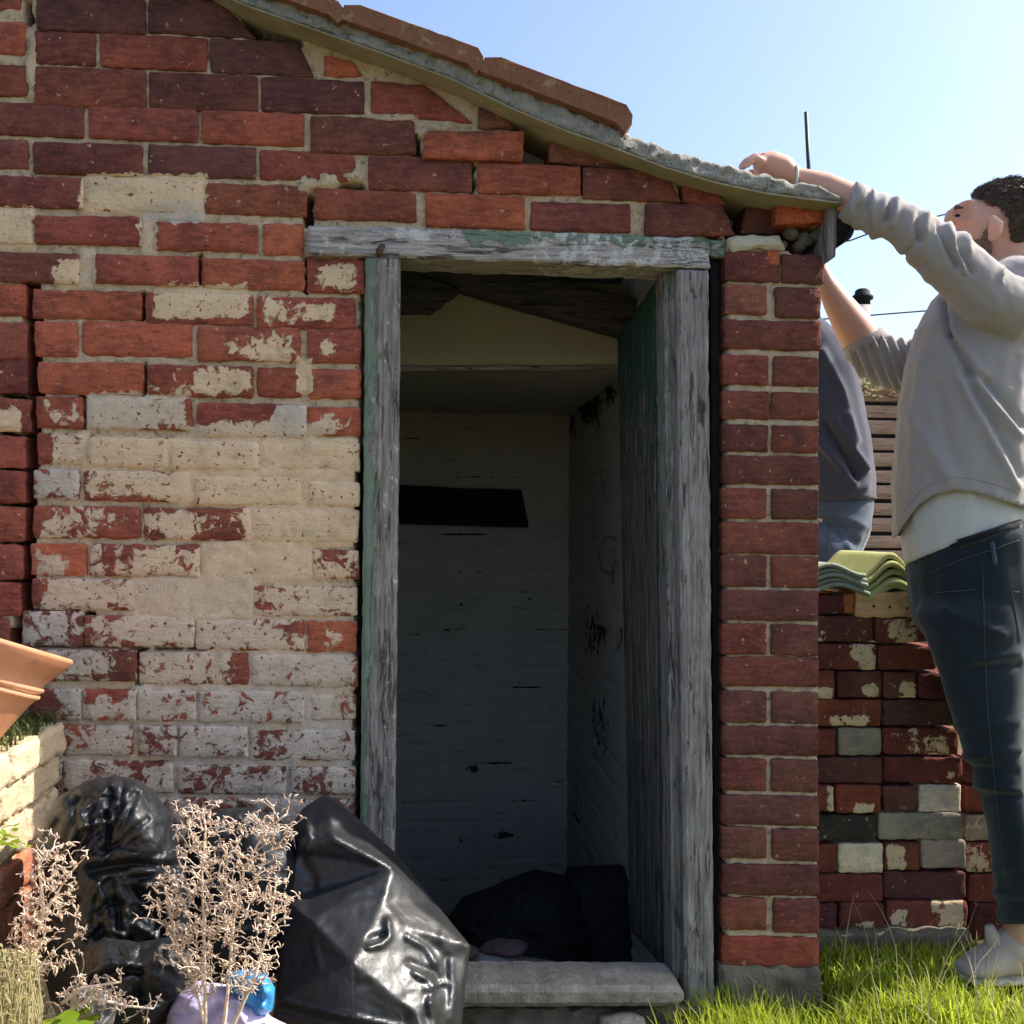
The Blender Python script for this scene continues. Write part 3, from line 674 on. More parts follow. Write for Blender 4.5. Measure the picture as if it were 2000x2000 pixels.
def gutter():
    c = onY(1640, 432, -.02); r0 = .045; prof = []
    vs = []; fs = []
    for y in (-.02, 1.9):
        for rr in (r0, r0-.005):
            for k in range(11):
                a = -math.pi*.5 - math.pi*.02 + math.pi*1.04*k/10 - 0
                vs.append((c.x + math.cos(a-math.pi/2+math.pi/2)*rr*.55+.012, y, c.z + math.sin(a)*rr))
    n = 11
    for k in range(n-1):
        fs += [(k, k+1, 2*n+k+1, 2*n+k), (n+k, 3*n+k, 3*n+k+1, n+k+1), (k, n+k, n+k+1, k+1)]
    link('gutter', mesh('gutter', vs, fs), MAT['dark_metal'], house)
gutter()

# roof -------------------------------------------------------------
def strip(name, lowL, Y0, depth, thick_f, mat, nseg=90, jit=0.0, x0=330, x1=1646, ydisp=0.0):
    """board or bedding following the roof edge: section lower/upper z at front, extruded back"""
    vs = []; fs = []; rowsz = 6
    for i in range(nseg+1):
        px = x0+(x1-x0)*i/nseg; a = onY(px, interp(lowL, px)+7, Y0); t = thick_f(px)
        for j in range(rowsz+1):
            z = a.z+t*j/rowsz; d = ydisp*(n1(a.x*26, z*60)+.7*n1(a.x*70, z*90, 3)); top = jit*n1(a.x*45, 7) if j == rowsz else (jit*.4*n1(a.x*30, 3) if j == 0 else 0)
            vs.append((a.x, Y0+d+(.004 if j in (0, rowsz) else 0), z+top))
        vs.append((a.x, Y0+depth, a.z+t)); vs.append((a.x, Y0+depth, a.z))
    R_ = rowsz+3
    for i in range(nseg):
        for j in range(R_):
            j2 = (j+1) % R_; fs.append((i*R_+j, (i+1)*R_+j, (i+1)*R_+j2, i*R_+j2))
    fs += [tuple(range(R_)), tuple(nseg*R_+R_-1-j for j in range(R_))]
    me = mesh(name, vs, fs); bm = bmesh.new(); bm.from_mesh(me); bmesh.ops.recalc_face_normals(bm, faces=bm.faces); bm.to_mesh(me); bm.free()
    return link(name, me, mat, house)
strip('verge_board', TL, -.062, 2.04, lambda px: .0045, MAT['soffit'], x0=-300)
TL2 = [(x, y-4.6) for x, y in TL]
strip('cement_bedding', TL2, -.060, .55, lambda px: max(.012, (interp(TL2, px)+7-interp(GL, px))/930), MAT['bed'], nseg=240, jit=.009, ydisp=.010, x1=1642)
def tile_mesh(L=.345, W=.235):
    vs = []; fs = []; nu, nv = 10, 26; prof = []
    for j in range(nv+1):
        t = j/nv
        if t < .26:                                   # the verge roll
            a = math.pi*(.02+.98*t/.26); prof.append((.030-.030*math.cos(a), .030*math.sin(a)+.004))
        else:
            s = (t-.26)/.74; prof.append((.06+s*(W-.06), .004+.026*(math.sin(s*math.pi*1.5-.0)*-.45*(1-s)+s**3)))
    for lay, dz in ((0, 0.0), (1, -.013)):
        for i in range(nu+1):
            for y, z in prof:
                zz = z if lay == 0 else max(z+dz, z-.013)
                vs.append((L*i/nu, y, zz+.004*n1(i*.7, y*30)))
    N = nv+1; B = (nu+1)*N
    for i in range(nu):
        for j in range(nv):
            a = i*N+j; fs.append((a, a+1, a+N+1, a+N)); fs.append((B+a, B+a+N, B+a+N+1, B+a+1))
    for i in range(nu):
        a = i*N; fs.append((a, a+N, B+a+N, B+a)); a = i*N+nv; fs.append((a, B+a, B+a+N, a+N))
    for j in range(nv):
        fs.append((j, B+j, B+j+1, j+1)); a = nu*N+j; fs.append((a, a+1, B+a+1, B+a))
    me = mesh('roof_tile', vs, fs); bm = bmesh.new(); bm.from_mesh(me); bmesh.ops.recalc_face_normals(bm, faces=bm.faces); bm.to_mesh(me); bm.free(); me.polygons.foreach_set('use_smooth', [True]*len(me.polygons)); return me
tile_me = None
def verge_tile_mesh(L, h, seed):
    """a clay tile seen from its thick verge side: face slab with a rolled edge and a bevelled nose"""
    prof = [(0,0),(0,h*.72),(L*.10,h),(L*.93,h*1.0),(L*.985,h*.62),(L,h*.15),(L*.975,-h*.30),(L*.90,0.0)]
    # refine
    P = []
    for (a, b), (c, d) in zip(prof, prof[1:]+prof[:1]):
        k = max(1, int(math.hypot(c-a, d-b)/.02))
        for i in range(k): P.append((a+(c-a)*i/k, b+(d-b)*i/k))
    n = len(P); ys = [0, .004, .02, .10, .16, .235]; vs = []
    for jy, y in enumerate(ys):
        ins = .004 if jy == 0 else 0
        for x, z in P:
            cx, cz = L*.5, h*.4
            sag = -.020*math.sin(max(0, y-.02)/.215*math.pi) if y > .02 else 0
            xx = x+(cx-x)*ins*6*0; zz = z+(cz-z)*ins*22
            vs.append((xx+.0018*n1(x*50+seed, y*40), y+.002*n1(x*40, z*90+seed), zz+sag+.0016*n1(x*60, y*30+seed, z*60)))
    fs = [tuple(range(n)), tuple(range(len(vs)-1, len(vs)-1-n, -1))]
    for j in range(len(ys)-1):
        for i in range(n):
            i2 = (i+1) % n; fs.append((j*n+i, j*n+i2, (j+1)*n+i2, (j+1)*n+i))
    me = mesh('roof_tile', vs, fs); bm = bmesh.new(); bm.from_mesh(me); bmesh.ops.recalc_face_normals(bm, faces=bm.faces); bm.to_mesh(me); bm.free()
    me.polygons.foreach_set('use_smooth', [False]*len(me.polygons)); return me
TILES = [((937,140),(1226,248),.047),((663,36),(936,134),.044),((390,-58),(664,36),.036),((120,-150),(392,-58),.036)]
for k, (a, b, h) in enumerate(TILES):
    A, B_ = onY(*a, -.082), onY(*b, -.082); L = (B_-A).length; ang = math.atan2(B_.z-A.z, B_.x-A.x)
    me = verge_tile_mesh(L*1.02, h, k*3.1)
    for c in range(8):
        o = link('roof_tile', me, MAT['tile'], house); o.matrix_parent_inverse = Matrix.Identity(4)
        o.location = A + Vector((0, c*.237, .003*(c % 2))) - house.location; o.rotation_euler = (0, -ang + (.008*(c % 3-1) if c else 0), 0)

# inside: rafters, the boarded loft at the back and its fascia -----
FY = .70                                                     # depth of the fascia behind the wall face
def iq(pts, Y): return [onY(*p, Y) for p in pts]
slab('loft_fascia', iq([(640,716),(1330,716),(1330,560),(640,530)], FY), (0,.02,0), MAT['cream_board'], house, nu=30, nv=6, seed=21, disp=.003, ns=8)
slab('loft_fascia_lip', iq([(640,724),(1330,722),(1330,712),(640,713)], FY-.006), (0,.03,0), MAT['wood_h'], house, nu=20, nv=1, seed=22)
zc = onY(1200, 724, FY).z
box('loft_floor', XL+.3, XI-.002, FY+.02, YB-.002, zc, zc+.02, MAT['white'], house)
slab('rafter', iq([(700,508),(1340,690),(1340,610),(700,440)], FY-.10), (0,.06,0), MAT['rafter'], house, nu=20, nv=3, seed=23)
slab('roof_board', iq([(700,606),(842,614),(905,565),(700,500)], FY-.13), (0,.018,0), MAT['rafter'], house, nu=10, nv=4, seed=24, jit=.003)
slab('rafter', iq([(760,560),(1320,600),(1320,560),(760,500)], .26), (0,.05,0), MAT['rafter'], house, nu=12, nv=3, seed=25) if False else None
# black slot in the back wall
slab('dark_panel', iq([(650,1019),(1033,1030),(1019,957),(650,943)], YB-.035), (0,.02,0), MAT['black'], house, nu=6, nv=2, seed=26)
# the plank door, hung open against the inner wall
near_t, near_b = at(1297, 522, 2.37), at(1307, 1904, 2.37)
far_t, far_b = at(1205, 656, 2.80), at(1230, 1818, 2.78)
NP = 5; door = None
thk = (at(1305, 1200, 2.37)-at(1286, 1200, 2.37)).normalized()*.028
dn = (near_t-far_t).cross(near_b-near_t).normalized(); dn = dn if dn.x > 0 else -dn
dempty = empty('plank_door', (near_b.x, near_b.y, 0)); dempty.parent = house; dempty.matrix_parent_inverse = Matrix.Translation(-house.location)
def dlerp(t, top): a, b = (far_t, near_t) if top else (far_b, near_b); return a.lerp(b, t)
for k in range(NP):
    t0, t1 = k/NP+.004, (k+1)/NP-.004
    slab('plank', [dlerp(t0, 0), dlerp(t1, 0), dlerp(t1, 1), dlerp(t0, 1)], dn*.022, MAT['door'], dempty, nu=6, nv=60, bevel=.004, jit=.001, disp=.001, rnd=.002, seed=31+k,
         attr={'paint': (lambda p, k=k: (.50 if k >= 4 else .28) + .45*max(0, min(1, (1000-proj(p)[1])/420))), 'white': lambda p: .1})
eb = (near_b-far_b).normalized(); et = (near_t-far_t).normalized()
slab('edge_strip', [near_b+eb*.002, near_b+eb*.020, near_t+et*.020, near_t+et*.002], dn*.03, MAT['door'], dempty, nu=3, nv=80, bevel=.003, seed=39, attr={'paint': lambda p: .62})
hk = at(1190, 1060, 2.83)
link('ring_handle', mesh('ring_handle', *tube_mesh([[(at(1205+22*math.cos(a)-14, 1085+36*math.sin(a), 2.79), .004) for a in [math.pi*(.35+1.3*i/14) for i in range(15)]]], 6)), MAT['dark_metal'], dempty)

# ------------------------------------------------------------------ ground, grass
def gz(x, y):
    k = max(0, min(1, (x-.62)/.25))*max(0, min(1, (y+.6)/.6)); return .05*k*k*(3-2*k) + .006*n1(x*4, y*4)
def ground():
    xs = [-60,-25,-10,-5,-3]+[-2.5+.1*i for i in range(56)]+[4,6,10,25,60]; ys = [-60,-25,-10,-5]+[-3+.1*i for i in range(56)]+[2.8,4,7,12,25,60]
    xs.sort(); ys.sort(); vs = [(x, y, gz(x, y) if abs(x) < 4 and abs(y) < 4 else (.05 if (x > .9 and y > 0) else 0)) for y in ys for x in xs]; n = len(xs)
    fs = [(j*n+i, j*n+i+1, (j+1)*n+i+1, (j+1)*n+i) for j in range(len(ys)-1) for i in range(n-1)]
    def inside(f): c = [sum(vs[i][k] for i in f)/4 for k in (0, 1)]; return -1.6 < c[0] < .54 and 0 < c[1] < 1.9
    fs = [f for f in fs if not inside(f)]
    tag(link('ground', mesh('ground', vs, fs), MAT['ground']), kind='structure')
ground()
def blades(name, spots, mat, seed, wid=.0035, seg=4):
    r = random.Random(seed); vs = []; fs = []; vy = []
    for x, y, z, h, lean, az in spots:
        b = len(vs); wd = wid*r.uniform(.7, 1.3); dx, dy = math.cos(az), math.sin(az); wx, wy = -dy, dx
        fa = r.uniform(-.6, .6); wx, wy = wx*math.cos(fa)-wy*math.sin(fa), wx*math.sin(fa)+wy*math.cos(fa); va = r.random()**2
        for k in range(seg+1):
            t = k/seg; off = lean*h*t*t; hz = h*t*(1-.35*lean*t); ww = wd*(1-t)**.7 if k < seg else 0.0003
            for s in (-1, 1): vs.append((x+dx*off+wx*ww*s, y+dy*off+wy*ww*s, z+hz)); vy.append(va)
        for k in range(seg): fs.append((b+2*k, b+2*k+1, b+2*k+3, b+2*k+2))
    me = mesh(name, vs, fs); fattr(me, 'vary', vy); return link(name, me, mat)
def grass():
    r = random.Random(7); sp = []; dry = []
    def add(x, y, h, L=sp): L.append((x, y, gz(x, y)-.004, h, r.uniform(.1, .75), r.uniform(0, 6.283)))
    for _ in range(15000):
        x, y = r.uniform(.36, 2.3), r.uniform(-.95, .24)
        if y > -.03 and x < .72: continue
        cl = .5+.5*n1(x*7, y*7, 3); h = (.045+.085*cl)*r.uniform(.6, 1.25)
        if x < .50: h *= max(.15, (x-.36)/.14)
        if y > -.12 and x < .75: h *= .6
        if y > -.20 and x > .66: h *= .5
        add(x, y, h)
    for _ in range(2600):
        x, y = r.uniform(.70, 1.1), r.uniform(-.16, .20); add(x, y, r.uniform(.02, .06)*(1.5 if .70 < x < .84 else 1))
    for _ in range(1300):
        x, y = r.gauss(.46, .06), r.gauss(-.20, .07); add(x, y, r.uniform(.06, .15))
    for _ in range(700):
        x, y = r.uniform(.44, .74), r.uniform(-.14, -.035); add(x, y, r.uniform(.035, .085))
    for _ in range(1500):
        x, y = r.gauss(.80, .09), r.gauss(-.16, .05); add(x, y, r.uniform(.05, .115))
    for _ in range(16000):
        x, y = r.uniform(-3, 4), r.uniform(-3.4, -.7)
        if x < .4 and y > -1.2: continue
        add(x, y, r.uniform(.03, .07))
    for _ in range(130):
        x, y = r.uniform(.5, 1.15), r.uniform(-.4, .15); add(x, y, r.uniform(.10, .23), dry)
    for _ in range(160):
        x, y = r.uniform(-.2, .5), r.uniform(-.2, -.05); add(x, y, r.uniform(.02, .06), dry)
    tag(blades('grass', sp, MAT['grass'], 1), kind='stuff'); tag(blades('dry_grass', dry, MAT['drygrass'], 2, .002), kind='stuff')
grass()

# ------------------------------------------------------------------ the stack of loose bricks right of the pier
SD = 2.56                                                   # distance of its front
def sY(): return at(1700, 1500, SD).y
SY = sY()
def spx(x, y): return onY(x, y, SY)
OR_ = ('first','second','third','fourth','fifth','sixth','seventh','eighth','ninth','tenth','eleventh','twelfth')
RD = (.165,.046,.034); RB = (.125,.048,.038); RO = (.23,.064,.036); GR = (.29,.25,.20); GB = (.045,.037,.031); WH = (.66,.555,.46); CW = (.74,.63,.46); BUF = (.60,.38,.21); GY = (.27,.225,.195)
# (course, x0, x1, y0, y1, colour, look, patches in pixels)
STK = [
 (0,1560,1648,1163,1197,(.11,.026,.026),'plain maroon',[]),(0,1649,1668,1160,1198,(.48,.16,.05),'narrow bright orange',[]),(0,1671,1792,1156,1206,BUF,'pale buff brick-shaped holed',[]),
 (1,1560,1706,1204,1253,RB,'dark red brown chipped',[(1598,1237,1608,1250)]),(1,1711,1815,1208,1254,RD,'red and cream patched',[(1755,1212,1785,1250),(1740,1222,1752,1240)]),
 (2,1562,1712,1258,1308,RD,'red brown cream-streaked',[(1665,1262,1700,1285),(1686,1286,1708,1302)]),(2,1717,1830,1262,1308,(.19,.050,.034),'clean bright red',[]),
 (3,1562,1631,1311,1364,RO,'orange red corner',[(1600,1352,1618,1364)]),(3,1636,1722,1312,1362,RB,'brown red header with a white fleck',[(1695,1345,1706,1352)]),(3,1727,1790,1313,1363,RB,'dark header with a cream spot',[(1766,1340,1784,1360)]),(3,1796,1880,1314,1364,(.13,.036,.033),'maroon stretcher',[]),
 (4,1562,1722,1367,1418,RO,'rust red stretcher with a cream lower edge',[(1625,1404,1690,1420)]),(4,1726,1870,1368,1417,GB[:0] or (.095,.046,.038),'dusky brown stretcher',[]),
 (5,1562,1633,1424,1475,RD,'deep red corner',[]),(5,1638,1721,1422,1475,GR,'greenish grey header',[]),(5,1726,1872,1423,1474,RD,'red brown stretcher with two cream patches',[(1776,1428,1792,1468),(1806,1440,1848,1470)]),
 (6,1562,1724,1480,1530,(.11,.046,.038),'dull brown stretcher',[]),(6,1728,1880,1480,1528,(.13,.034,.031),'maroon stretcher with a white dot',[(1856,1510,1862,1516)]),
 (7,1562,1629,1535,1586,RD,'cracked red corner',[(1622,1540,1628,1580)]),(7,1633,1721,1534,1588,(.20,.052,.032),'warm red header with pale edges',[(1675,1576,1700,1588)]),(7,1725,1791,1536,1586,RB,'dark brown header',[]),(7,1796,1878,1533,1586,WH,'whitewashed header',[]),
 (8,1562,1713,1593,1642,GB,'blackened stretcher',[]),(8,1717,1880,1589,1640,GR,'mottled grey stretcher',[]),
 (9,1562,1634,1650,1704,RD,'plain red corner',[]),(9,1638,1725,1648,1705,CW,'creamy white header',[]),(9,1729,1797,1646,1700,RD,'red header with an ochre patch',[(1738,1656,1762,1694)]),(9,1801,1886,1641,1696,GY,'smooth grey header',[]),
 (10,1562,1724,1708,1762,(.17,.043,.033),'brick red stretcher',[]),(10,1728,1886,1703,1755,(.092,.034,.035),'purple brown stretcher',[]),
 (11,1562,1636,1766,1817,(.12,.038,.038),'dark maroon corner',[]),(11,1641,1728,1764,1815,RD,'red brown header with a cream lower edge',[(1675,1808,1700,1815)]),(11,1732,1890,1760,1812,RD,'red stretcher, large cream patch at its end',[(1820,1764,1838,1776),(1840,1762,1874,1806),(1748,1782,1765,1806)]),
]
def stack_patch(pt):
    def f(p):
        x, y, _ = proj(p); b = 0.0
        for x0, y0, x1, y1 in pt:
            dx = max(x0-x, x-x1, 0); dy = max(y0-y, y-y1, 0); b = max(b, .66*math.exp(-(dx*dx+dy*dy)/150))
        return b
    return f
MAT['loose'] = mat_brick('loose_brick', True, .45)
for k, (cr, x0, x1, y0, y1, col, look, pt) in enumerate(STK):
    rr = random.Random(k+90); yo = rr.uniform(-.006, .008)
    c = [onY(x0, y1, SY+yo), onY(x1, y1, SY+yo), onY(x1, y0, SY+yo), onY(x0, y0, SY+yo)]
    hdr = (x1-x0) < 100 and x0 > 1580
    o = slab('loose_brick', c, (0, .21 if hdr else .105, 0), MAT['loose'], None, nu=14, nv=6, bevel=.003, jit=.0016, disp=.0014, rnd=.006, seed=200+k, color=col, attr={'paint': stack_patch(pt), 'pgrey': lambda p: 0.0})
    lk = look if 'brick' in look else look+' brick'
    tag(o, {0: f'{lk.replace("brick-shaped ","")} in the top course of the loose brick stack' if 'holed' not in look else 'pale buff brick with three small holes on top of the brick stack'}.get(cr, f'{lk}, {OR_[cr]} course down the loose stack'), 'brick', 'bricks stacked loose beside the pier')
    if 'holed' in look:
        for hx, hy in ((1707,1184),(1738,1185),(1772,1188)):
            link('hole', mesh('hole', *tube_mesh([[(onY(hx, hy, SY-.0055), .0035), (onY(hx, hy, SY+.004), .0035)]], 8)), MAT['black'], o)
# what the front bricks lean on: a second leaf behind, and the next pile partly behind the man
GRP2 = 'bricks in the second pile behind the man'
for k, (y0, y1, col, look) in enumerate(((1480,1530,RB,'dusky'),(1535,1586,RD,'red'),(1592,1642,GR,'grey weathered'),(1647,1703,RO,'orange flecked'),(1708,1762,RD,'rusty'),(1764,1850,(.08,.025,.022),'maroon'))):
    o = slab('loose_brick', [onY(1888 if k < 4 else 1894, y1, SY+.03), onY(2010, y1, SY+.03), onY(2010, y0, SY+.03), onY(1888 if k < 4 else 1894, y0, SY+.03)], (0,.105,0), MAT['loose'], None, nu=10, nv=5, bevel=.003, rnd=.006, seed=260+k, color=col, attr={'paint': lambda p, k=k: .42 if k in (2, 3) else .2, 'pgrey': lambda p: .3})
    tag(o, f'{look} brick of the second pile, {OR_[k]} from its top, beside the man', 'brick', GRP2)
pl = slab('concrete_plinth', [onY(1575,1960,SY-.03), onY(1905,1955,SY-.03), onY(1900,1816,SY-.028), onY(1575,1820,SY-.028)], (0,.36,0), MAT['concrete2'], None, nu=40, nv=12, bevel=.012, jit=.004, disp=.008, rnd=.01, seed=77, ns=24)
tag(pl, 'rough grey concrete plinth under the loose brick stack', 'plinth')
# pantiles nested on the stack
def pantile(name, x0, x1, ybase, amp, phase, Y, lift, mat, label, group, th=9, dep=.30, tilt=0.0):
    n = 26; vs = []; fs = []; ys = (0, .006, .03, .12, .22, dep)
    for jy, dy in enumerate(ys):
        for s in (0, 1):
            for i in range(n+1):
                t = i/n; px = x0+(x1-x0)*t; py = ybase - lift - amp*(.5-.5*math.cos(math.pi*2*(t*.78+phase))) + tilt*t + (th if s else 0)
                if jy == 0: py += 2 if not s else -2
                p = onY(px, py, Y); vs.append((p.x, Y+dy, p.z))
    N = n+1; J = len(ys)
    for j in range(J-1):
        for i in range(n):
            a = (j*2)*N+i; b = ((j+1)*2)*N+i; fs += [(a, b, b+1, a+1), (a+N, a+N+1, b+N+1, b+N)]
        for i in (0, n):
            a = (j*2)*N+i; b = ((j+1)*2)*N+i; fs.append((a, a+N, b+N, b))
    for j in (0, J-1):
        for i in range(n): a = j*2*N+i; fs.append((a, a+1, a+N+1, a+N))
    me = mesh(name, vs, fs); bm = bmesh.new(); bm.from_mesh(me); bmesh.ops.recalc_face_normals(bm, faces=bm.faces); bm.to_mesh(me); bm.free()
    o = link(name, me, mat); tag(o, label, 'roof tile', group); return o
ws = ('lowest','second','third','fourth','topmost')
for k in range(5):
    pantile('pantile', 1580+2*k, 1700-2*k, 1158, 21, .12+.03*k, SY-.015+.012*(k % 2), 9.5*k, MAT['ptile_g'], f'{ws[k]} of five grey-green pantiles stacked on the bricks beside the pier', 'grey-green pantiles on the brick stack')
for k in range(4):
    pantile('pantile', 1694+k, 1790-3*k, 1157, 32+3*k, .02+.02*k, SY+.0+.010*(k % 2), 13*k, MAT['ptile_y'], f'{("lowest","second","third","topmost")[k]} of four yellow-green pantiles stacked beside the standing man', 'yellow-green pantiles on the brick stack', th=12 if k else 22, tilt=4)

# ------------------------------------------------------------------ behind: fence, house, wires, pole
FD = 6.2
fY = at(1700, 900, FD).y
fe = empty('slatted_fence', (2.4, fY, 0), 'brown fence of level slats with dark gaps behind the two men', 'fence')
for k in range(22):
    y0 = 785+32.2*k - 32.2; p0 = onY(1480, y0-1+ (3 if k % 2 else 0), fY); p1 = onY(1480, y0+26, fY)
    if p1.z < .03: break
    slab('slat', [(1.55, fY, p1.z), (4.6, fY, p1.z), (4.6, fY, p0.z), (1.55, fY, p0.z)], (0,.02,0), MAT['fence'], fe, nu=12, nv=2, bevel=.003, jit=.0006, disp=.001, seed=400+k)
    if k: slab('gap_shade_board', [(1.55, fY+.03, p0.z-.03), (4.6, fY+.03, p0.z-.03), (4.6, fY+.03, p0.z+.03), (1.55, fY+.03, p0.z+.03)], (0,.018,0), MAT['fence_gap_shade'], fe, nu=2, nv=1, bevel=.003, jit=0, disp=0, seed=450+k)  # added dark boards so the slat gaps read as deep shade
for x in (1.5, 3.0, 4.55): box('post', x, x+.09, fY+.049, fY+.13, 0, 1.98, MAT['fence'], fe)
# scrambling plant on the fence top
def ivy():
    r = random.Random(3); sp = []
    vs = []; fs = []; vy = []
    for _ in range(520):
        px = r.uniform(1600, 1800); py = r.gauss(742-(px-1690)*-.10, 16); p = onY(px, min(py, 800), fY-.03+r.uniform(-.06, .08)); s = r.uniform(.012, .03)
        a = Vector((r.uniform(-1,1), r.uniform(-1,1), r.uniform(-1,1))).normalized(); b = a.orthogonal().normalized(); k = len(vs)
        vs += [p-a*s, p+b*s*.5, p+a*s, p-b*s*.5]; fs.append((k, k+1, k+2, k+3)); vy += [r.random()]*4
    me = mesh('leaves', vs, fs); fattr(me, 'vary', vy); root = empty('fence_creeper', (2.2, fY-.05, 1.6), 'thin pale creeper straggling along the top of the slatted fence', 'creeper')
    link('leaves', me, MAT['drygrass'], root)
    ps = []
    for _ in range(9):
        x = r.uniform(1610, 1790); y = r.uniform(735, 770); ps.append([(onY(x+14*i*r.choice((1,1,-.4)), y+r.gauss(0, 4)+i*1.5, fY-.04), .004) for i in range(5)])
    link('stem', mesh('stem', *tube_mesh(ps, 4)), MAT['dead'], root)
ivy()
# neighbour's house: gable roof with chimney
HD = 11.0; hY = at(1650, 700, HD).y
nh = empty('neighbour_house', (4.2, hY+2, 0), 'distant house with a dark sloping roof and pale chimney beyond the fence', 'house')
def hp(x, y): p = onY(x, y, hY); return (p.x, p.z)
a, b = hp(1600, 668), hp(1655, 652); ex, ez = hp(1800, 798)
prism_y('wall', [(a[0]-1.2, 0), (ex-.2, 0), (ex-.2, ez-.2), (a[0]+.1, a[1]-.35), (a[0]-1.2, a[1]-.8)], hY+.15, hY+5, MAT['render_far'], nh)
top = hp(1632, 655)
prism_y('roof', [(top[0]-1.5, top[1]-1.0), (top[0]-.05, top[1]), (ex+.1, ez-.05), (ex+.1, ez-.22), (top[0]-.05, top[1]-.2), (top[0]-1.5, top[1]-1.2)], hY, hY+5.2, MAT['roof_far'], nh)
c0 = at(1686, 640, 11.6)
chm = box('chimney', c0.x-.085, c0.x+.085, c0.y, c0.y+.2, .8, at(1686, 594, 11.6).z, MAT['render_far'], nh)
t = at(1684, 590, 11.7); vs, fs = tube_mesh([[(t+Vector((0,0,-.05)), .09), (t+Vector((0,0,.02)), .09), (t+Vector((0,0,.03)), .12), (t+Vector((0,0,.06)), .125), (t+Vector((0,0,.09)), .085), (t+Vector((0,0,.13)), .08), (t+Vector((0,0,.15)), .05)]], 14)
link('chimney_pot', mesh('chimney_pot', vs, fs), MAT['black'], chm)
pt_ = at(1574, 219, 9.0); pb_ = at(1580, 336, 9.0)
po = link('aerial_pole', mesh('aerial_pole', *tube_mesh([[(pt_, .017), (pb_, .019), (pb_+(pb_-pt_).normalized()*(pb_.z+.0)*1.0, .022)]], 8)), MAT['dark_metal']); tag(po, 'thin grey pole standing up against the sky behind the roof', 'pole')
for nm, pts, lb in (('overhead_wire', [(1460,495),(1660,470),(1700,455),(2200,330)], 'thin overhead wire passing under the man\'s raised elbow'), ('overhead_wire', [(1400,636),(1610,623),(1822,606),(2300,570)], 'thin overhead wire crossing the sky beside the distant chimney')):
    o = link(nm, mesh(nm, *tube_mesh([[(at(x, y, 14), .011) for x, y in pts]], 5)), MAT['dark_metal']); tag(o, lb, 'wire')

# ------------------------------------------------------------------ the two men
def st(px, py, d, rpx, rd, nx, ny):
    """one ring of a body tube: centre from the picture, in-picture radius along (nx, ny), depth radius"""
    c = at(px, py, d); k = d/F; n = math.hypot(nx, ny)
    return (c, (CR*(nx/n) - CU*(ny/n))*rpx*k, CF*rd)
def btube(S_, sides=20):
    out = []
    for i, (x, y, d, rp, rd) in enumerate(S_):
        a = S_[max(i-1, 0)]; b = S_[min(i+1, len(S_)-1)]; tx, ty = b[0]-a[0], b[1]-a[1]
        out.append(st(x, y, d, rp, rd, -ty, tx))
    # domes at both ends
    def dome(i, s):
        c, u, v = out[i]; d_ = (Vector(out[i][0])-Vector(out[i+s][0])).normalized(); r = u.length*.55
        return [(c+d_*r*.6, u*.75, v*.75), (c+d_*r*.95, u*.35, v*.35)]
    a = dome(0, 1)[::-1]; b = dome(-1, -1)
    return loft(a+out+b, sides)
def hs(rows, d, b):
    """level rings: rows of (xl, xr, y[, depth, half depth])"""
    return [((r[0]+r[1])/2, r[2], (r[3] if len(r) > 3 else d), (r[1]-r[0])/2, (r[4] if len(r) > 4 else b)) for r in rows]
def ell(c, rx, ry, rz, axis=None, n=18):
    vs = []; fs = []; c = Vector(c)
    st_ = []
    for i in range(1, 12):
        a = math.pi*i/12; st_.append((c+CU*math.cos(a)*rz, CR*math.sin(a)*rx, CF*math.sin(a)*ry))
    return loft([(c+CU*rz*.995, CR*rx*.06, CF*ry*.06)]+st_+[(c-CU*rz*.995, CR*rx*.06, CF*ry*.06)], n)
def cut_below(me, hem, sgn=1):
    """trim a garment along a hem drawn in the picture (y as a function of x)"""
    bm = bmesh.new(); bm.from_mesh(me); kill = []
    for v in bm.verts:
        x, y, d = proj(v.co)
        if sgn*(y-hem(x)) > 0: kill.append(v)
    bmesh.ops.delete(bm, geom=kill, context='VERTS')
    for e in bm.edges:
        if e.is_boundary:
            for v in e.verts:
                x, y, d = proj(v.co); p = at(x, hem(x), d)
                if abs(y-hem(x)) < 22: v.co = p
    bm.to_mesh(me); bm.free(); me.update()
def lerpf(L): return lambda x: interp(L, x) if x > L[0][0] else L[0][1]
def seam(parent, pts, obj_me, r=.0010, name='seam', mat='seam', lift=.0015):
    bv = BVHTree.FromPolygons([v.co for v in obj_me.vertices], [tuple(p.vertices) for p in obj_me.polygons])
    P = []
    for (x0, y0), (x1, y1) in zip(pts, pts[1:]):
        n = max(2, int(math.hypot(x1-x0, y1-y0)/7))
        for i in range(n):
            x, y = x0+(x1-x0)*i/n, y0+(y1-y0)*i/n; h = bv.ray_cast(CAMLOC, ray(x, y).normalized())
            if h[0] is not None: P.append((h[0]-ray(x, y).normalized()*lift, r))
    if len(P) > 2: link(name, mesh(name, *tube_mesh([P], 5)), MAT[mat], parent)

# --- the man reaching over the roof
MD = 2.42
man = empty('person', at(1960, 1900, 2.42) * 1.0, 'man in a grey sweatshirt and dark jeans reaching up onto the roof edge', 'person', None)
man.location.z = .04
near_arm_skin = [(1690,404,2.27,33,.040),(1650,385,2.285,30,.038),(1610,364,2.30,26,.032),(1575,352,2.31,21,.027),(1553,346,2.315,19,.026)]
far_arm_skin = [(1700,690,2.60,42,.047),(1664,635,2.60,36,.043),(1634,588,2.60,27,.034),(1612,550,2.60,18,.024),(1600,525,2.60,16,.024)]
parts = [btube(near_arm_skin), btube(far_arm_skin)]
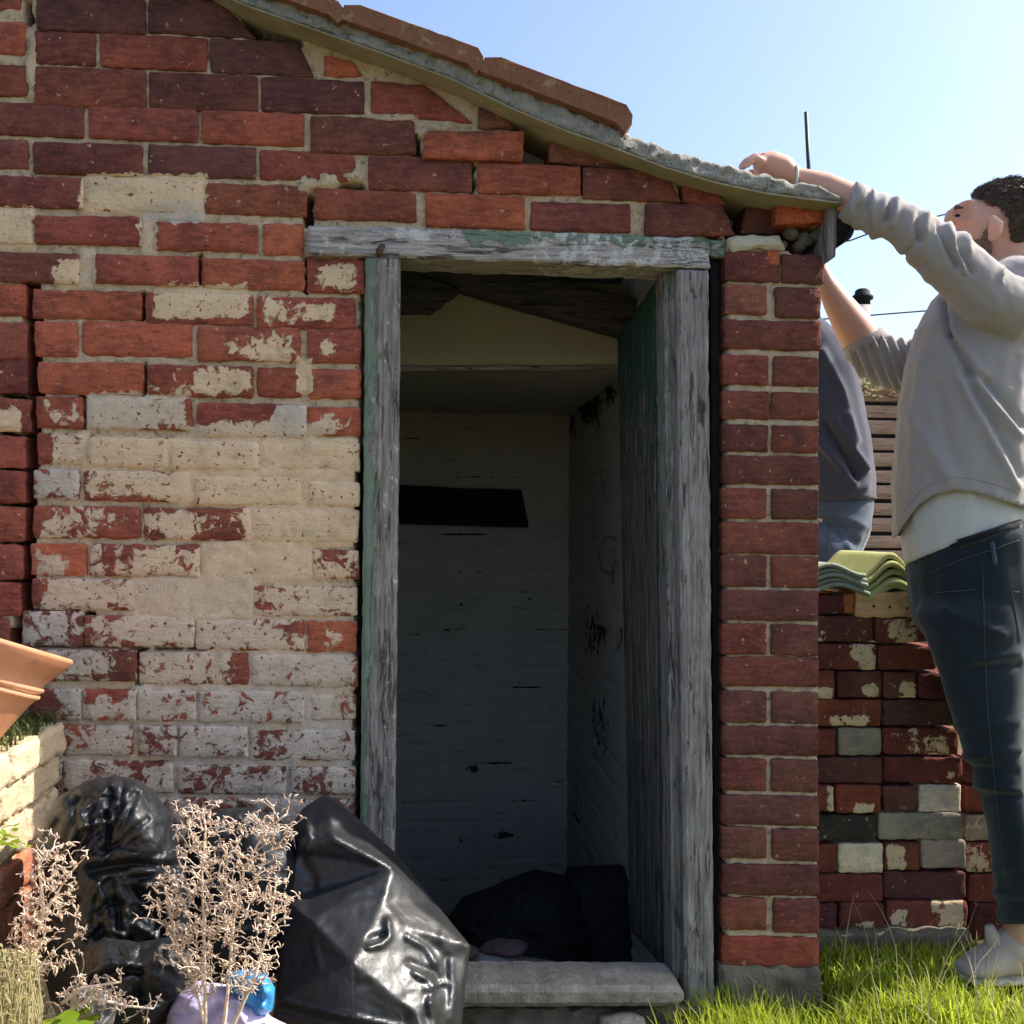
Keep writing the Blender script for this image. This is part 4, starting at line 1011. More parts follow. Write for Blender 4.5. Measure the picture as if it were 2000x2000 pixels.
# upper arms, shoulders, trunk, legs under the clothes
parts += [btube([(1940,600,2.27,48,.055),(1860,520,2.25,46,.054),(1775,445,2.25,38,.045),(1690,404,2.27,33,.040)]),
          btube([(1860,735,2.54,42,.05),(1790,725,2.57,42,.05),(1735,712,2.59,40,.047),(1696,686,2.60,38,.045)]),
          btube(hs([(1815,1975,1110),(1795,1985,1000),(1795,1985,880),(1805,1990,780),(1825,1995,680),(1850,2005,600),(1905,2010,540)], MD, .115)),
          btube([(1985,600,2.42,52,.06),(1982,540,2.42,50,.058),(1975,480,2.42,50,.06)]),
          btube(hs([(1850,1970,1120,2.38,.06),(1866,1970,1280),(1918,1970,1470),(1956,1980,1620),(1972,1994,1760),(1962,2008,1830),(1956,2012,1872)], 2.34, .045)),
          btube(hs([(1860,1985,1120,2.46,.06),(1890,1998,1280),(1942,2002,1470),(1980,2012,1620),(1994,2026,1760),(1988,2040,1830),(1984,2044,1872)], 2.52, .05))]
# feet
for dd, ox in ((2.34, 0), (2.52, 34)):
    parts.append(btube([(2030+ox,1872,dd,26,.036),(1975+ox,1868,dd,30,.04),(1925+ox,1880,dd,22,.042),(1885+ox,1890,dd,14,.036)]))
# head: skull, face, jaw, nose, brow, ear; smoothed as one form, then grown into the body
hc = at(1962, 433, MD)
hp0 = [ell(at(1966, 432, MD), .104, .077, .090), ell(at(1925, 462, MD), .072, .062, .082), ell(at(1908, 500, MD), .046, .046, .046), ell(at(1897, 436, MD), .0375, .056, .052),
       ell(at(1883, 403, MD), .020, .050, .011), ell(at(1872, 464, MD), .018, .026, .010), ell(at(1873, 476, MD), .017, .024, .010),
       btube([(1975,530,MD,50,.058),(1972,490,MD,50,.058)])]
ho = remeshed('head_form', hp0, .005, 16); hm0 = ho.data
parts.append(([v.co.copy() for v in hm0.vertices], [tuple(p.vertices) for p in hm0.polygons])); bpy.data.objects.remove(ho)
for s in (-1, 1):
    parts.append(btube([(1934,468,MD+s*.078,7,.006),(1945,455,MD+s*.086,14,.007),(1946,436,MD+s*.088,16,.007),(1937,424,MD+s*.083,8,.006)]))
parts.append(btube([(1876,402,MD,7,.010),(1866,410,MD,8,.011),(1855,419,MD,9,.013),(1851,426,MD,9,.016),(1864,434,MD,7,.015)], 14))
# near hand: palm and five fingers laid on the roof edge
kn = 2.33
parts.append(btube([(1553,346,2.315,18,.026),(1530,330,2.322,25,.036),(1502,323,2.33,27,.042),(1484,320,2.33,20,.040)]))
FG = [(-.036, 34, 12, 8.5), (-.013, 42, 15, 9.5), (.011, 46, 15, 9.5), (.034, 40, 13, 9)]
for dz, ln, up, r_ in FG:
    b = (1492, 313); rr = r_*2.33/F
    parts.append(btube([(b[0], b[1]+5, kn+dz, r_, rr), (b[0]-ln*.40, b[1]-up*.42, kn+dz*1.1, r_*.95, rr), (b[0]-ln*.78, b[1]+up*.25, kn+dz*1.15, r_*.85, rr*.9), (b[0]-ln*1.0, b[1]+up*1.0, kn+dz*1.15, r_*.7, rr*.75)], 10))
parts.append(btube([(1530,340,2.355,11,.012),(1508,345,2.37,10.5,.0115),(1484,340,2.385,9.5,.0105),(1464,337,2.39,7.5,.009)], 10))
# far hand up against the eave board, fingers hooked over it
parts.append(btube([(1600,525,2.60,16,.024),(1588,498,2.60,20,.034),(1578,470,2.60,19,.036)]))
for dz, ln in ((-.03, 28), (-.01, 36), (.012, 38), (.033, 30)):
    parts.append(btube([(1578,474,2.60+dz,8,.009),(1570,474-ln*.6,2.60+dz,7.5,.0088),(1558,474-ln*.95,2.60+dz,7,.008),(1548,474-ln*.9,2.60+dz,5.5,.007)], 10))
parts.append(btube([(1590,505,2.57,9.5,.011),(1598,480,2.555,8.5,.010),(1600,460,2.55,7,.008)], 10))
def facef(me):
    for v in me.vertices:
        x, y, d = proj(v.co)
        if d < MD and 1900 < x < 1970: v.co += CF*.013*math.exp(-((x-1936)/6)**2-((y-447)/10)**2)
    for v in me.vertices:                                   # eye sockets and mouth line pressed into the face
        x, y, d = proj(v.co)
        if x < 1900 and 380 < y < 520:
            v.co += CR*(.006*math.exp(-((y-420)/9)**2-((abs(d-MD)-.030)/.014)**2) + .004*math.exp(-((y-468)/3)**2))
skin = remeshed('body', parts, .0042, 5, MAT['skin'], man, facef)
for s in (-1, 1):
    bm = bmesh.new(); bmesh.ops.create_uvsphere(bm, u_segments=14, v_segments=10, radius=.0062); me = bpy.data.meshes.new('eye'); bm.to_mesh(me); bm.free()
    o = link('eye', me, MAT['black'], man); o.matrix_parent_inverse = Matrix.Identity(4); o.location = at(1870, 421, MD+s*.035)-man.location; o.scale = (1, 1, .55)
    link('eyebrow', mesh('eyebrow', *tube_mesh([[(at(1865, 408, MD+s*.016), .003), (at(1868, 404, MD+s*.034), .0055), (at(1880, 405, MD+s*.054), .003)]], 6)), MAT['hair'], man)
# hair: thick on top, short at the sides
def hair_ok(x, y):
    front = 1882+ (y-352)*.35
    line = [(1880,384),(1905,388),(1925,396),(1950,404),(1966,428),(1972,470),(2075,505)]
    return x > front and y < interp(line, x)
hv = ell(at(1970, 430, MD), .110, .083, .092, n=64)
hb = remeshed('hair', [hv], .005, 2, MAT['hair'], man, None)
def hairpost(me):
    displace(me, lambda p, n: .0015*n1(p.x*140, p.y*140, p.z*60)+.0025*n1(p.x*40, p.y*40, p.z*40)+.004*max(0, n.dot(CU))*(.6+n1(p.x*90, p.y*30, p.z*90)))
    bm = bmesh.new(); bm.from_mesh(me); bmesh.ops.delete(bm, geom=[v for v in bm.verts if not hair_ok(*proj(v.co)[:2])], context='VERTS'); bm.to_mesh(me); bm.free(); me.update()
hall = [(v.co.copy(), v.normal.copy()) for v in hb.data.vertices]
hairpost(hb.data)
r = random.Random(11); hp_ = []
hm = hb.data; hvx = [v.co.copy() for v in hm.vertices]; hnx = [v.normal.copy() for v in hm.vertices]
for _ in range(5200):
    k = r.randrange(len(hvx)); p, n = hvx[k], hnx[k]; up = max(0, n.dot(CU)); L = .004+.011*up*r.random(); tg = (CR*(.9+r.gauss(0,.25))-CU*.45*(1-up)+CF*r.gauss(0,.25)); tg = tg-n*tg.dot(n); dr = (n*(.12+.35*up*r.random())+tg).normalized()
    L += .006; hp_.append([(p-n*.001, .0010), (p+dr*L*.6, .0009), (p+dr*L+CR*L*.3, .0003)])
for p, n in hall:                                             # close-cropped sides round the ear
    x, y, d = proj(p)
    for _ in range(3):
        q_ = p+Vector((r.uniform(-.003,.003), r.uniform(-.003,.003), r.uniform(-.003,.003))); x, y, d = proj(q_)
        if d < MD+.02 and 1902 < x < 1990 and 385 < y < 500 and math.hypot((x-1942)/17, (y-448)/27) > 1 and x > 1902+max(0, 440-y)*.05 and r.random() < .75:
            g_ = q_-n*.0125*(1 if y > 400 else .4); hp_.append([(g_, .0010), (g_+n*.002+CR*.005-CU*.005, .0004)])
link('hair_strands', mesh('hair_strands', *tube_mesh(hp_, 3, False)), MAT['hair'], hb)
# short beard on the jaw
bv_ = ell(at(1925, 474, MD), .078, .069, .082, n=40)
bd = remeshed('beard', [bv_], .005, 1, MAT['beard'], man, lambda me: displace(me, lambda p, n: .002*n1(p.x*200, p.y*200, p.z*200)))
def bpost(me):
    bm = bmesh.new(); bm.from_mesh(me)
    bmesh.ops.delete(bm, geom=[v for v in bm.verts if (lambda x, y: y < interp([(1860,470),(1885,474),(1915,462),(1926,440),(1945,448)], x) or x > 1940)(*proj(v.co)[:2])], context='VERTS'); bm.to_mesh(me); bm.free()
bpost(bd.data)
# bracelet
c = at(1553, 346, 2.315)
link('bracelet', mesh('bracelet', *tube_mesh([[(c+CU*math.cos(a)*.027+CF*math.sin(a)*.031+CR*.003*math.sin(a), .003) for a in [2*math.pi*i/20 for i in range(21)]]], 6)), MAT['strap'], man)
# T-shirt, sweatshirt
tee = remeshed('tshirt', [btube(hs([(1784,2004,1130),(1768,2006,1060),(1764,2002,1000),(1778,1990,920),(1800,1980,780)], MD, .148))], .008, 6, MAT['tee'], man,
    lambda me: displace(me, lambda p, n: .004*n1(p.x*30, p.y*30, p.z*7)+.002*n1(p.x*70, p.y*60, p.z*14)))
cut_below(tee.data, lerpf([(1740,1112),(1779,1098),(1808,1085),(1865,1062),(1922,1045),(2000,1019),(2100,990)]))
SW = [btube(hs([(1754,2012,1075),(1750,2014,1010),(1749,2014,950),(1754,2016,880),(1762,2018,800),(1774,2020,730),(1792,2024,670),(1822,2030,620),(1864,2032,580),(1915,2030,552)], MD, .165)),
      btube([(1995,615,2.28,66,.080),(1935,585,2.255,60,.070),(1878,531,2.245,55,.064),(1818,481,2.24,51,.060),(1763,441,2.245,45,.054),(1714,417,2.255,41,.049),(1680,404,2.265,36,.045),(1658,393,2.275,34,.042)]),
      btube([(1900,740,2.52,66,.075),(1830,728,2.55,58,.066),(1775,718,2.57,53,.060),(1730,706,2.59,49,.056),(1700,690,2.60,48,.055),(1688,672,2.60,44,.052)]),
      btube([(1990,575,2.42,58,.075),(1988,556,2.42,54,.07)])]
def sw_w(p, n):
    x, y, d = proj(p); v = .0035*n1(p.x*18, p.y*18, p.z*18)+.0018*n1(p.x*55, p.y*55, p.z*40)
    if x < 1800 and 600 < y < 780 and d > 2.5: v += .0055*math.sin((x*.80-y*.36)*.42+1.5*n1(p.x*9, p.y*9, p.z*9))
    if y < 560 and x < 1960:
        s = (x*.84+y*.54)
        for L, a, w_ in (([(1700,366),(1693,405),(1702,462)],-.009,5),([(1706,368),(1700,410),(1708,470)],.009,8),([(1668,372),(1664,400),(1672,448)],.008,7),([(1742,385),(1730,430)],-.014,6),([(1756,392),(1742,440)],.010,7),([(1798,412),(1790,440),(1794,470)],-.014,6),([(1812,420),(1806,450)],.009,7),([(1836,436),(1850,480),(1868,520)],-.013,6),([(1850,440),(1864,480),(1885,530)],.009,7),([(1866,452),(1880,490),(1896,530)],-.011,6),([(1884,458),(1896,490)],.008,7),([(1720,470),(1760,490),(1800,520)],-.008,9),([(1975,535),(1985,570)],-.012,6),([(1960,530),(1972,570)],.008,8)):
            dd = segd(x+5*n1(p.x*20, p.y*20, p.z*20), y, L)
            if d < 2.36: v += a*math.exp(-(dd/w_)**2)
        for s0, a, w_ in ((1585,.010,7),(1604,-.010,6),(1640,-.008,7),(1668,.005,9),(1755,-.007,6),(1785,-.006,6),(1815,.004,10),(1618,.006,8)):
            v += 1.25*a*math.exp(-((s-s0+8*n1(p.x*14, p.y*14, p.z*14))/w_)**2)*(.55+.9*n1(p.x*11+3, p.y*11, p.z*11+s0))
    for (x0, y0, x1, y1), a, w_ in (((1838,588,1850,650),-.014,6),((1850,650,1900,735),-.010,6),((1862,640,1920,735),.006,9),((1900,735,1990,850),.008,9),((1915,735,1995,830),-.007,9),((1870,730,1985,950),.007,11),((1890,730,1992,930),-.006,9),((1800,700,1780,900),.004,12),((1770,800,1860,940),.004,14),((1830,760,1860,900),-.003,14)):
        dd = segd(x, y, [(x0, y0), (x1, y1)])
        if n.dot(CF) < .2: v += 1.7*a*math.exp(-(dd/w_)**2)
    return v
sw = remeshed('sweatshirt', SW, .0052, 5, MAT['sweater'], man, lambda me: displace(me, sw_w))
HEM = lerpf([(1740,1052),(1752,1046),(1760,1032),(1775,1010),(1795,985),(1822,967),(1865,957),(1907,962),(1950,974),(2000,990),(2080,1005)])
cut_below(sw.data, HEM)
seam(sw, [(x, HEM(x)-26) for x in range(1765, 2000, 12)], sw.data, .0011, 'hem_seam', 'sweater', .0006)
for g in (tee, sw):
    m = g.modifiers.new('thick', 'SOLIDIFY'); m.thickness = .003; m.offset = -1
# cuffs
for nm, a in (('cuff', [(1672,398,2.268,38.5,.0475),(1654,389,2.277,37.5,.046)]), ('cuff', [(1694,678,2.60,47,.054),(1684,660,2.60,44,.052)])):
    vs, fs = loft([st(x, y, d, r1*.985, r2*.985, -(a[1][1]-a[0][1]), a[1][0]-a[0][0]) for x, y, d, r1, r2 in (a[0], tuple((u+v)/2 for u, v in zip(*a)), a[1])], 28)
    link(nm, mesh(nm, vs, fs), MAT['sweater'], sw)
# jeans
JN = [btube(hs([(1776,2016,1040),(1776,2018,1100),(1782,2024,1150),(1792,2026,1210)], MD, .158)),
      btube(hs([(1788,2010,1180,2.36,.105),(1810,2010,1225,2.35,.10),(1834,2008,1304),(1858,2002,1377),(1888,1996,1470),(1915,1996,1535),(1935,2000,1615),(1951,2006,1708),(1956,2012,1800)], 2.34, .074)),
      btube(hs([(1806,2026,1180,2.48,.10),(1840,2030,1300),(1884,2028,1400),(1922,2028,1500),(1954,2034,1615),(1974,2042,1708),(1982,2048,1800)], 2.52, .074))]
def jw(p, n):
    x, y, d = proj(p); v = .0025*n1(p.x*22, p.y*22, p.z*14)
    for x0, y0, x1, y1, a in ((1870,1480,1990,1465,.005),(1880,1500,1985,1510,-.005),(1890,1530,1990,1545,.005),(1900,1560,1990,1555,-.004),(1840,1190,1960,1240,.004),(1900,1290,1990,1275,.005),(1890,1310,1990,1300,-.004),(1850,1420,1990,1410,.003),(1925,1740,2010,1750,.004),(1928,1770,2010,1764,-.004),(1935,1700,2000,1690,.003)):
        v += 1.8*a*math.exp(-(segd(x, y, [(x0, y0), (x1, y1)])/7)**2)
    return v
je = remeshed('jeans', JN, .008, 5, MAT['denim'], man, lambda me: displace(me, jw))
cut_below(je.data, lambda x: interp([(1760,1112),(1779,1096),(1808,1083),(1865,1060),(1922,1043),(2000,1016),(2100,986)], x), -1)
cut_below(je.data, lambda x: 1804+.02*(x-1930))
m = je.modifiers.new('thick', 'SOLIDIFY'); m.thickness = .002; m.offset = -1
seam(je, [(1815,1148),(1822,1158),(1870,1155),(1916,1150)], je.data, .0009, 'pocket_edge'); seam(je, [(1918,1150),(1922,1185),(1921,1225)], je.data, .0007, 'pocket_seam')
seam(je, [(1919,1105),(1922,1180),(1924,1280),(1930,1400),(1940,1500),(1950,1600),(1962,1720),(1968,1798)], je.data, .0007, 'side_seam'); seam(je, [(1976,1156),(1984,1200),(1994,1262)], je.data, .0009, 'back_pocket'); seam(je, [(1976,1156),(1998,1156)], je.data, .0009, 'back_pocket')
seam(je, [(1938,1058),(1942,1085),(1946,1112)], je.data, .0048, 'belt_loop', 'denim2', .002)
seam(je, [(1785,1132),(1830,1112),(1880,1092),(1935,1075),(1998,1052)], je.data, .0008, 'waist_seam')
seam(je, [(1872,1062),(1900,1053),(1940,1040),(1998,1020)], je.data, .011, 'belt', 'belt', -.003)
rv = at(1916, 1148, 2.24)
# shoes
for dd, ox in ((2.34, 0), (2.52, 34)):
    P = [btube([(2062+ox,1880,dd,26,.034),(2020+ox,1870,dd,34,.042),(1970+ox,1864,dd,36,.045),(1930+ox,1876,dd,27,.050),(1893+ox,1889,dd,17,.046),(1876+ox,1893,dd,11,.036)]),
         btube([(1985+ox,1850,dd,44,.05),(1985+ox,1835,dd,40,.047)])]
    sh = remeshed('shoe', P, .006, 4, MAT['shoe'], man, lambda me: displace(me, lambda p, n: .003*n1(p.x*40, p.y*40, p.z*40)))
    so = remeshed('sole', [btube([(2066+ox,1904,dd,10,.038),(2000+ox,1904,dd,10,.044),(1930+ox,1906,dd,10,.052),(1890+ox,1905,dd,9,.048),(1872+ox,1903,dd,7,.03)])], .006, 3, MAT['sole'], sh)
    link('tongue', mesh('tongue', *tube_mesh([[(at(1948+ox,1850,dd), .02), (at(1938+ox,1828,dd), .017), (at(1932+ox,1808,dd), .010)]], 10)), MAT['shoe'], sh)
    link('lace', mesh('lace', *tube_mesh([[(at(1926+ox+8*i,1862-7*i+(4 if k else 0), dd-.05+.012*abs(k-1)), .0022) for k in range(3)] for i in range(4)], 5)), MAT['strap'], sh)

# --- the second man, behind the outhouse corner
WD = 3.4
p2 = empty('person', (at(1600, 1600, WD).x, at(1600, 1600, WD).y, .05), 'man in a navy sweatshirt and blue jeans bending forward half hidden behind the brick pier', 'person')
P = [btube(hs([(1590,1665,990),(1590,1670,900),(1565,1655,800),(1540,1635,720),(1510,1596,675)], WD, .10)),
     btube([(1535,690,WD-.12,26,.045),(1490,680,WD-.14,24,.04),(1450,640,WD-.14,20,.035),(1430,590,WD-.14,15,.026),(1424,570,WD-.14,16,.03)]), btube([(1530,690,WD+.15,26,.045),(1480,670,WD+.16,24,.04),(1440,620,WD+.16,18,.03),(1430,585,WD+.16,15,.026)]),
     btube([(1530,668,WD,32,.05),(1505,630,WD,28,.048)]), ell(at(1480, 605, WD), .095, .075, .115),
     btube([(1440,612,WD,8,.014),(1432,622,WD,8,.014)])]
for dd in (-.08, .09):
    P.append(btube(hs([(1585,1665,1010),(1555,1640,1120),(1545,1630,1250),(1560,1640,1380),(1575,1640,1520),(1585,1630,1620),(1585,1630,1650)], WD+dd, .05)))
    P.append(btube([(1625,1650,WD+dd,16,.04),(1570,1655,WD+dd,15,.042),(1530,1662,WD+dd,9,.035)]))
for k in range(5): P.append(btube([(1424,575,WD-.16+.016*k,5,.008),(1418,555,WD-.16+.016*k,5,.008),(1410,548,WD-.16+.016*k,4.5,.007)], 8))
remeshed('body', P, .008, 4, MAT['skin'], p2)
S2 = [btube(hs([(1545,1706,1000),(1552,1705,965),(1556,1704,925),(1548,1696,865),(1532,1680,790),(1516,1664,725),(1502,1638,684),(1496,1604,655)], WD, .165)),
      btube([(1560,720,WD-.12,50,.08),(1510,690,WD-.14,38,.065),(1462,650,WD-.14,30,.05),(1440,610,WD-.14,24,.04)]), btube([(1560,720,WD+.14,50,.08),(1510,690,WD+.16,38,.065),(1455,640,WD+.16,30,.05),(1440,610,WD+.16,24,.04)])]
def s2w(p, n):
    x, y, d = proj(p); v = .004*n1(p.x*14, p.y*14, p.z*14)
    for L, a, w_ in (([(1605,690),(1640,760),(1668,860)],.012,9),([(1612,830),(1640,870),(1672,930)],-.012,7),([(1632,820),(1660,870),(1690,915)],.010,7),([(1600,860),(1640,910),(1665,945)],.012,7),([(1605,960),(1650,962),(1690,950)],.006,8),([(1618,720),(1650,800)],-.010,8)):
        v += 2.0*a*math.exp(-(segd(x, y, L)/w_)**2)
    return v
s2 = remeshed('sweatshirt', S2, .010, 5, MAT['navy'], p2, lambda me: displace(me, s2w))
cut_below(s2.data, lambda x: 976 - .02*(x-1600)); m = s2.modifiers.new('t', 'SOLIDIFY'); m.thickness = .004; m.offset = -1
J2 = [btube(hs([(1552,1702,950),(1552,1702,985),(1548,1695,1030),(1538,1676,1068),(1524,1658,1105)], WD, .15))]
for dd in (-.08, .09): J2.append(btube(hs([(1540,1680,1060),(1530,1655,1120),(1530,1650,1250),(1550,1650,1380),(1565,1648,1520),(1575,1645,1625)], WD+dd, .09)))
def j2w(p, n):
    x, y, d = proj(p); v = .003*n1(p.x*25, p.y*25, p.z*20)
    for L, a in (([(1610,1000),(1660,1015),(1695,1030)],.008),([(1620,1030),(1650,1050),(1672,1060)],-.008),([(1600,1015),(1650,1030)],-.006),([(1650,1045),(1660,1080),(1650,1110)],.008)):
        v += a*math.exp(-(segd(x, y, L)/6)**2)
    return v
j2 = remeshed('jeans', J2, .010, 5, MAT['denim2'], p2, lambda me: displace(me, j2w))
cut_below(j2.data, lambda x: 966, -1)
seam(j2, [(1617,1022),(1640,1026),(1668,1036)], j2.data, .002, 'pocket_edge'); seam(j2, [(1617,1024),(1619,1070),(1616,1110)], j2.data, .002, 'side_seam')
for s in (0, 1): link('hair' if s == 0 else 'ear', mesh('hair', *(ell(at(1488, 590, WD), .105, .082, .105) if s == 0 else ell(at(1490, 612, WD-.078), .018, .01, .03))), MAT['hair'] if s == 0 else MAT['skin'], p2)

# ------------------------------------------------------------------ rubbish bags
def in_poly(x, y, P):
    c = False; n = len(P); j = n-1
    for i in range(n):
        if (P[i][1] > y) != (P[j][1] > y) and x < (P[j][0]-P[i][0])*(y-P[i][1])/(P[j][1]-P[i][1]+1e-12)+P[i][0]: c = not c
        j = i
    return c
def densify(P, s, closed=True):
    out = []
    for a, b in zip(P, P[1:]+(P[:1] if closed else [])):
        n = max(1, int(math.hypot(b[0]-a[0], b[1]-a[1])/s)); out += [(a[0]+(b[0]-a[0])*i/n, a[1]+(b[1]-a[1])*i/n) for i in range(n)]
    return out
def blob(name, outline, depth_f, back_f, step, mat, parent=None, label=None, cat=None, group=None, wob=1.5, seed=0, smooth=True, zmin=.004):
    """a filled sack: outline and front surface measured in the picture, closed by a rounded back"""
    B = densify(outline, step); B = [(x+wob*n1(x*.05, y*.05, seed), y+wob*n1(x*.05, y*.05, seed+5)) for x, y in B]
    xs = [p[0] for p in B]; ys = [p[1] for p in B]; pts = list(B); r = random.Random(seed)
    y = min(ys)
    while y < max(ys):
        x = min(xs)+(step*.5 if int((y-min(ys))/step) % 2 else 0)
        while x < max(xs):
            if in_poly(x, y, B) and min((x-a)**2+(y-b)**2 for a, b in B) > (step*.6)**2: pts.append((x+r.uniform(-.2,.2)*step, y+r.uniform(-.2,.2)*step))
            x += step
        y += step*.87
    nB = len(B)
    co, ed, fc, *_ = delaunay_2d_cdt([Vector(p) for p in pts], [(i, (i+1) % nB) for i in range(nB)], [], 1, 1e-6)
    co = [tuple(c) for c in co]; isb = [any(abs(c[0]-b[0]) < 1e-3 and abs(c[1]-b[1]) < 1e-3 for b in B) for c in co]
    dist = [0 if isb[i] else math.sqrt(min((c[0]-a)**2+(c[1]-b)**2 for a, b in B)) for i, c in enumerate(co)]
    vs = [at(c[0], c[1], depth_f(c[0], c[1], dist[i])) for i, c in enumerate(co)]; n = len(vs); fs = [tuple(f) for f in fc]
    bk = {}
    for i, c in enumerate(co):
        if isb[i]: bk[i] = i
        else: bk[i] = len(vs); vs.append(at(c[0], c[1], depth_f(c[0], c[1], dist[i])*.0+back_f(c[0], c[1], dist[i])))
    fs += [tuple(bk[i] for i in reversed(f)) for f in fc]
    vs = [Vector((v.x, v.y, max(v.z, zmin))) for v in vs]
    me = mesh(name, vs, fs, smooth); bm = bmesh.new(); bm.from_mesh(me); bmesh.ops.recalc_face_normals(bm, faces=bm.faces); bm.to_mesh(me); bm.free()
    o = link(name, me, mat, parent); tag(o, label, cat, group); return o
def ridge(x, y, L, w): d = segd(x, y, L)/w; return math.exp(-d*d)
def tent(x, y, L, w): d = segd(x, y, L)/w; return max(0, 1-d)

# the large shiny bag by the door: facets traced from its creases
NV = {'T':(636,1548,2.02),'TL':(590,1580,2.00),'TL2':(572,1610,2.0),'A':(579,1666,1.93),'E1':(690,1590,2.04),'E2':(773,1666,2.04),'E3':(851,1764,1.97),'E4':(919,1848,1.885),'F1':(914,1890,1.875),'F2':(900,2010,1.82),'F3':(880,2120,1.80),
 'P':(766,1699,1.905),'Q':(609,1797,1.80),'L1':(546,1830,1.86),'M1':(747,1760,1.845),'M2':(800,1758,1.90),'C1':(783,1810,1.825),'C2':(814,1981,1.735),'C3':(850,2110,1.70),'B0':(538,1955,1.80),'B1':(520,2060,1.80),'B2':(560,2120,1.78),'B3':(700,2120,1.70),
 'U':(652,1640,1.905),'UL':(600,1630,1.93),'D':(690,1880,1.715),'W':(650,1730,1.915),'R1':(850,1850,1.85),'R2':(870,1960,1.80),'A2':(545,1750,1.92),'S1':(720,1640,1.965)}
ks = list(NV); V2 = [Vector(NV[k][:2]) for k in ks]
OUT = ['T','TL','TL2','A','A2','L1','B0','B1','B2','B3','C3','F3','F2','F1','E4','E3','E2','E1']
cons = [('A','P'),('P','Q'),('Q','L1'),('P','M2'),('M2','E4'),('Q','M1'),('M1','M2'),('M1','C1'),('C1','C2'),('C2','C3'),('P','E2'),('U','P'),('UL','U'),('C1','E4'),('Q','D'),('S1','P'),('S1','T'),('P','M1')]
E_ = [(ks.index(a), ks.index(b)) for a, b in cons]+[(ks.index(a), ks.index(b)) for a, b in zip(OUT, OUT[1:]+OUT[:1])]
cv, ce, cf, *_ = delaunay_2d_cdt(V2, E_, [], 1, 1e-6)
cdp = [NV[ks[i]][2] if i < len(ks) else 1.9 for i in range(len(cv))]
CREASE = [(['A','P'],.006,7),(['P','Q','L1'],.010,8),(['P','M2','E4'],-.012,7),(['C1','C2'],-.014,5)]
BAGC = [([(690,1560),(760,1650),(830,1740)],-.004,6),([(600,1600),(606,1640),(600,1660)],-.010,7),([(616,1590),(612,1630)],.007,5),([(640,1625),(690,1650),(740,1680)],-.008,7),([(720,1850),(745,1845),(760,1828),(757,1800)],-.012,6),
 ([(725,1835),(750,1825)],.012,8),([(795,1830),(830,1850),(850,1880)],-.010,6),([(800,1880),(850,1900),(860,1930)],.010,7),([(810,1900),(845,1920),(840,1960)],-.011,6),([(830,1930),(870,1920)],-.008,6),([(880,1880),(885,1940),(880,2000)],-.006,6),([(840,1960),(850,2010)],-.010,8),([(870,1870),(872,1960)],.006,7),
 ([(618,1810),(650,1850),(700,1900)],-.003,10),([(612,1830),(625,1890)],-.006,5),([(560,1640),(610,1720),(600,1780)],.006,12),([(625,1735),(680,1725),(740,1705)],-.005,6),([(650,1765),(700,1750),(745,1745)],.004,8),([(540,1950),(640,1975),(800,2010)],-.008,5),([(540,1970),(640,1995),(760,2020)],.007,6)]
def bag_depth(x, y, dist):
    best = None
    for f in cf:
        a, b, c = (cv[i] for i in f[:3]); den = (b.y-c.y)*(a.x-c.x)+(c.x-b.x)*(a.y-c.y)
        if abs(den) < 1e-9: continue
        u = ((b.y-c.y)*(x-c.x)+(c.x-b.x)*(y-c.y))/den; v = ((c.y-a.y)*(x-c.x)+(a.x-c.x)*(y-c.y))/den; w_ = 1-u-v; m_ = min(u, v, w_)
        if best is None or m_ > best[0]: best = (m_, u*cdp[f[0]]+v*cdp[f[1]]+w_*cdp[f[2]])
        if m_ >= 0: break
    d = best[1]; k = min(1, dist/14)
    for L, a, w_ in BAGC: d += a*ridge(x, y, L, w_)*k
    d += (.0035*n1(x*.02, y*.02, 3)+.0022*abs(n1(x*.045, y*.045, 8)))*k
    if x > 790 and y > 1810: d += .010*(abs(n1(x*.022, y*.018, 2))-.2)*k
    d += .010*(1-min(1, dist/10))**2
    return d
bag = blob('rubbish_bag', [NV[k][:2] for k in OUT], bag_depth, lambda x, y, d: 2.06+.02*min(1, d/60)-(.10 if y > 1900 else 0), 6.0, MAT['bag'], None, 'large shiny black rubbish bag slumped in front of the doorway', 'rubbish bag', 'black rubbish bags by the wall', .8, 1)

def folds(seed, n, x0, y0, x1, y1, ang, spread, ln):
    r = random.Random(seed); L = []
    for _ in range(n):
        x, y = r.uniform(x0, x1), r.uniform(y0, y1); a = rad(ang)+r.gauss(0, rad(spread)); l = r.uniform(.4, 1)*ln; bend = r.gauss(0, .25)
        L.append(([(x, y), (x+math.cos(a)*l*.5, y-math.sin(a)*l*.5), (x+math.cos(a+bend)*l, y-math.sin(a+bend)*l)], r.choice((-1, 1, 1))*r.uniform(.006, .016), r.uniform(3.5, 8)))
    return L
def soft_bag(name, outline, dmid, bulge, fold, label, mat='bag', seed=0, step=6, slope=0.0, backd=None, rad_=90, cat='rubbish bag', group='black rubbish bags by the wall', zmin=.004):
    cy = sum(p[1] for p in outline)/len(outline)
    def f(x, y, d):
        t = min(1, d/rad_); v = dmid-bulge*math.sqrt(max(0, 1-(1-t)**2))-slope*(y-cy)
        k = min(1, d/15)
        for L, a, w_ in fold: v += a*(.7*tent(x, y, L, w_*1.5)+.3*ridge(x, y, L, w_))*k
        return v+.006*n1(x*.016, y*.016, seed)*k+.004*abs(n1(x*.05, y*.05, seed+2))*k
    return blob(name, outline, f, lambda x, y, d: dmid+(backd or bulge*.6)*math.sqrt(max(0, 1-(1-min(1, d/rad_))**2))-slope*(y-cy)*.5, step, MAT[mat], None, label, cat, group, 2.0, seed, True, zmin)
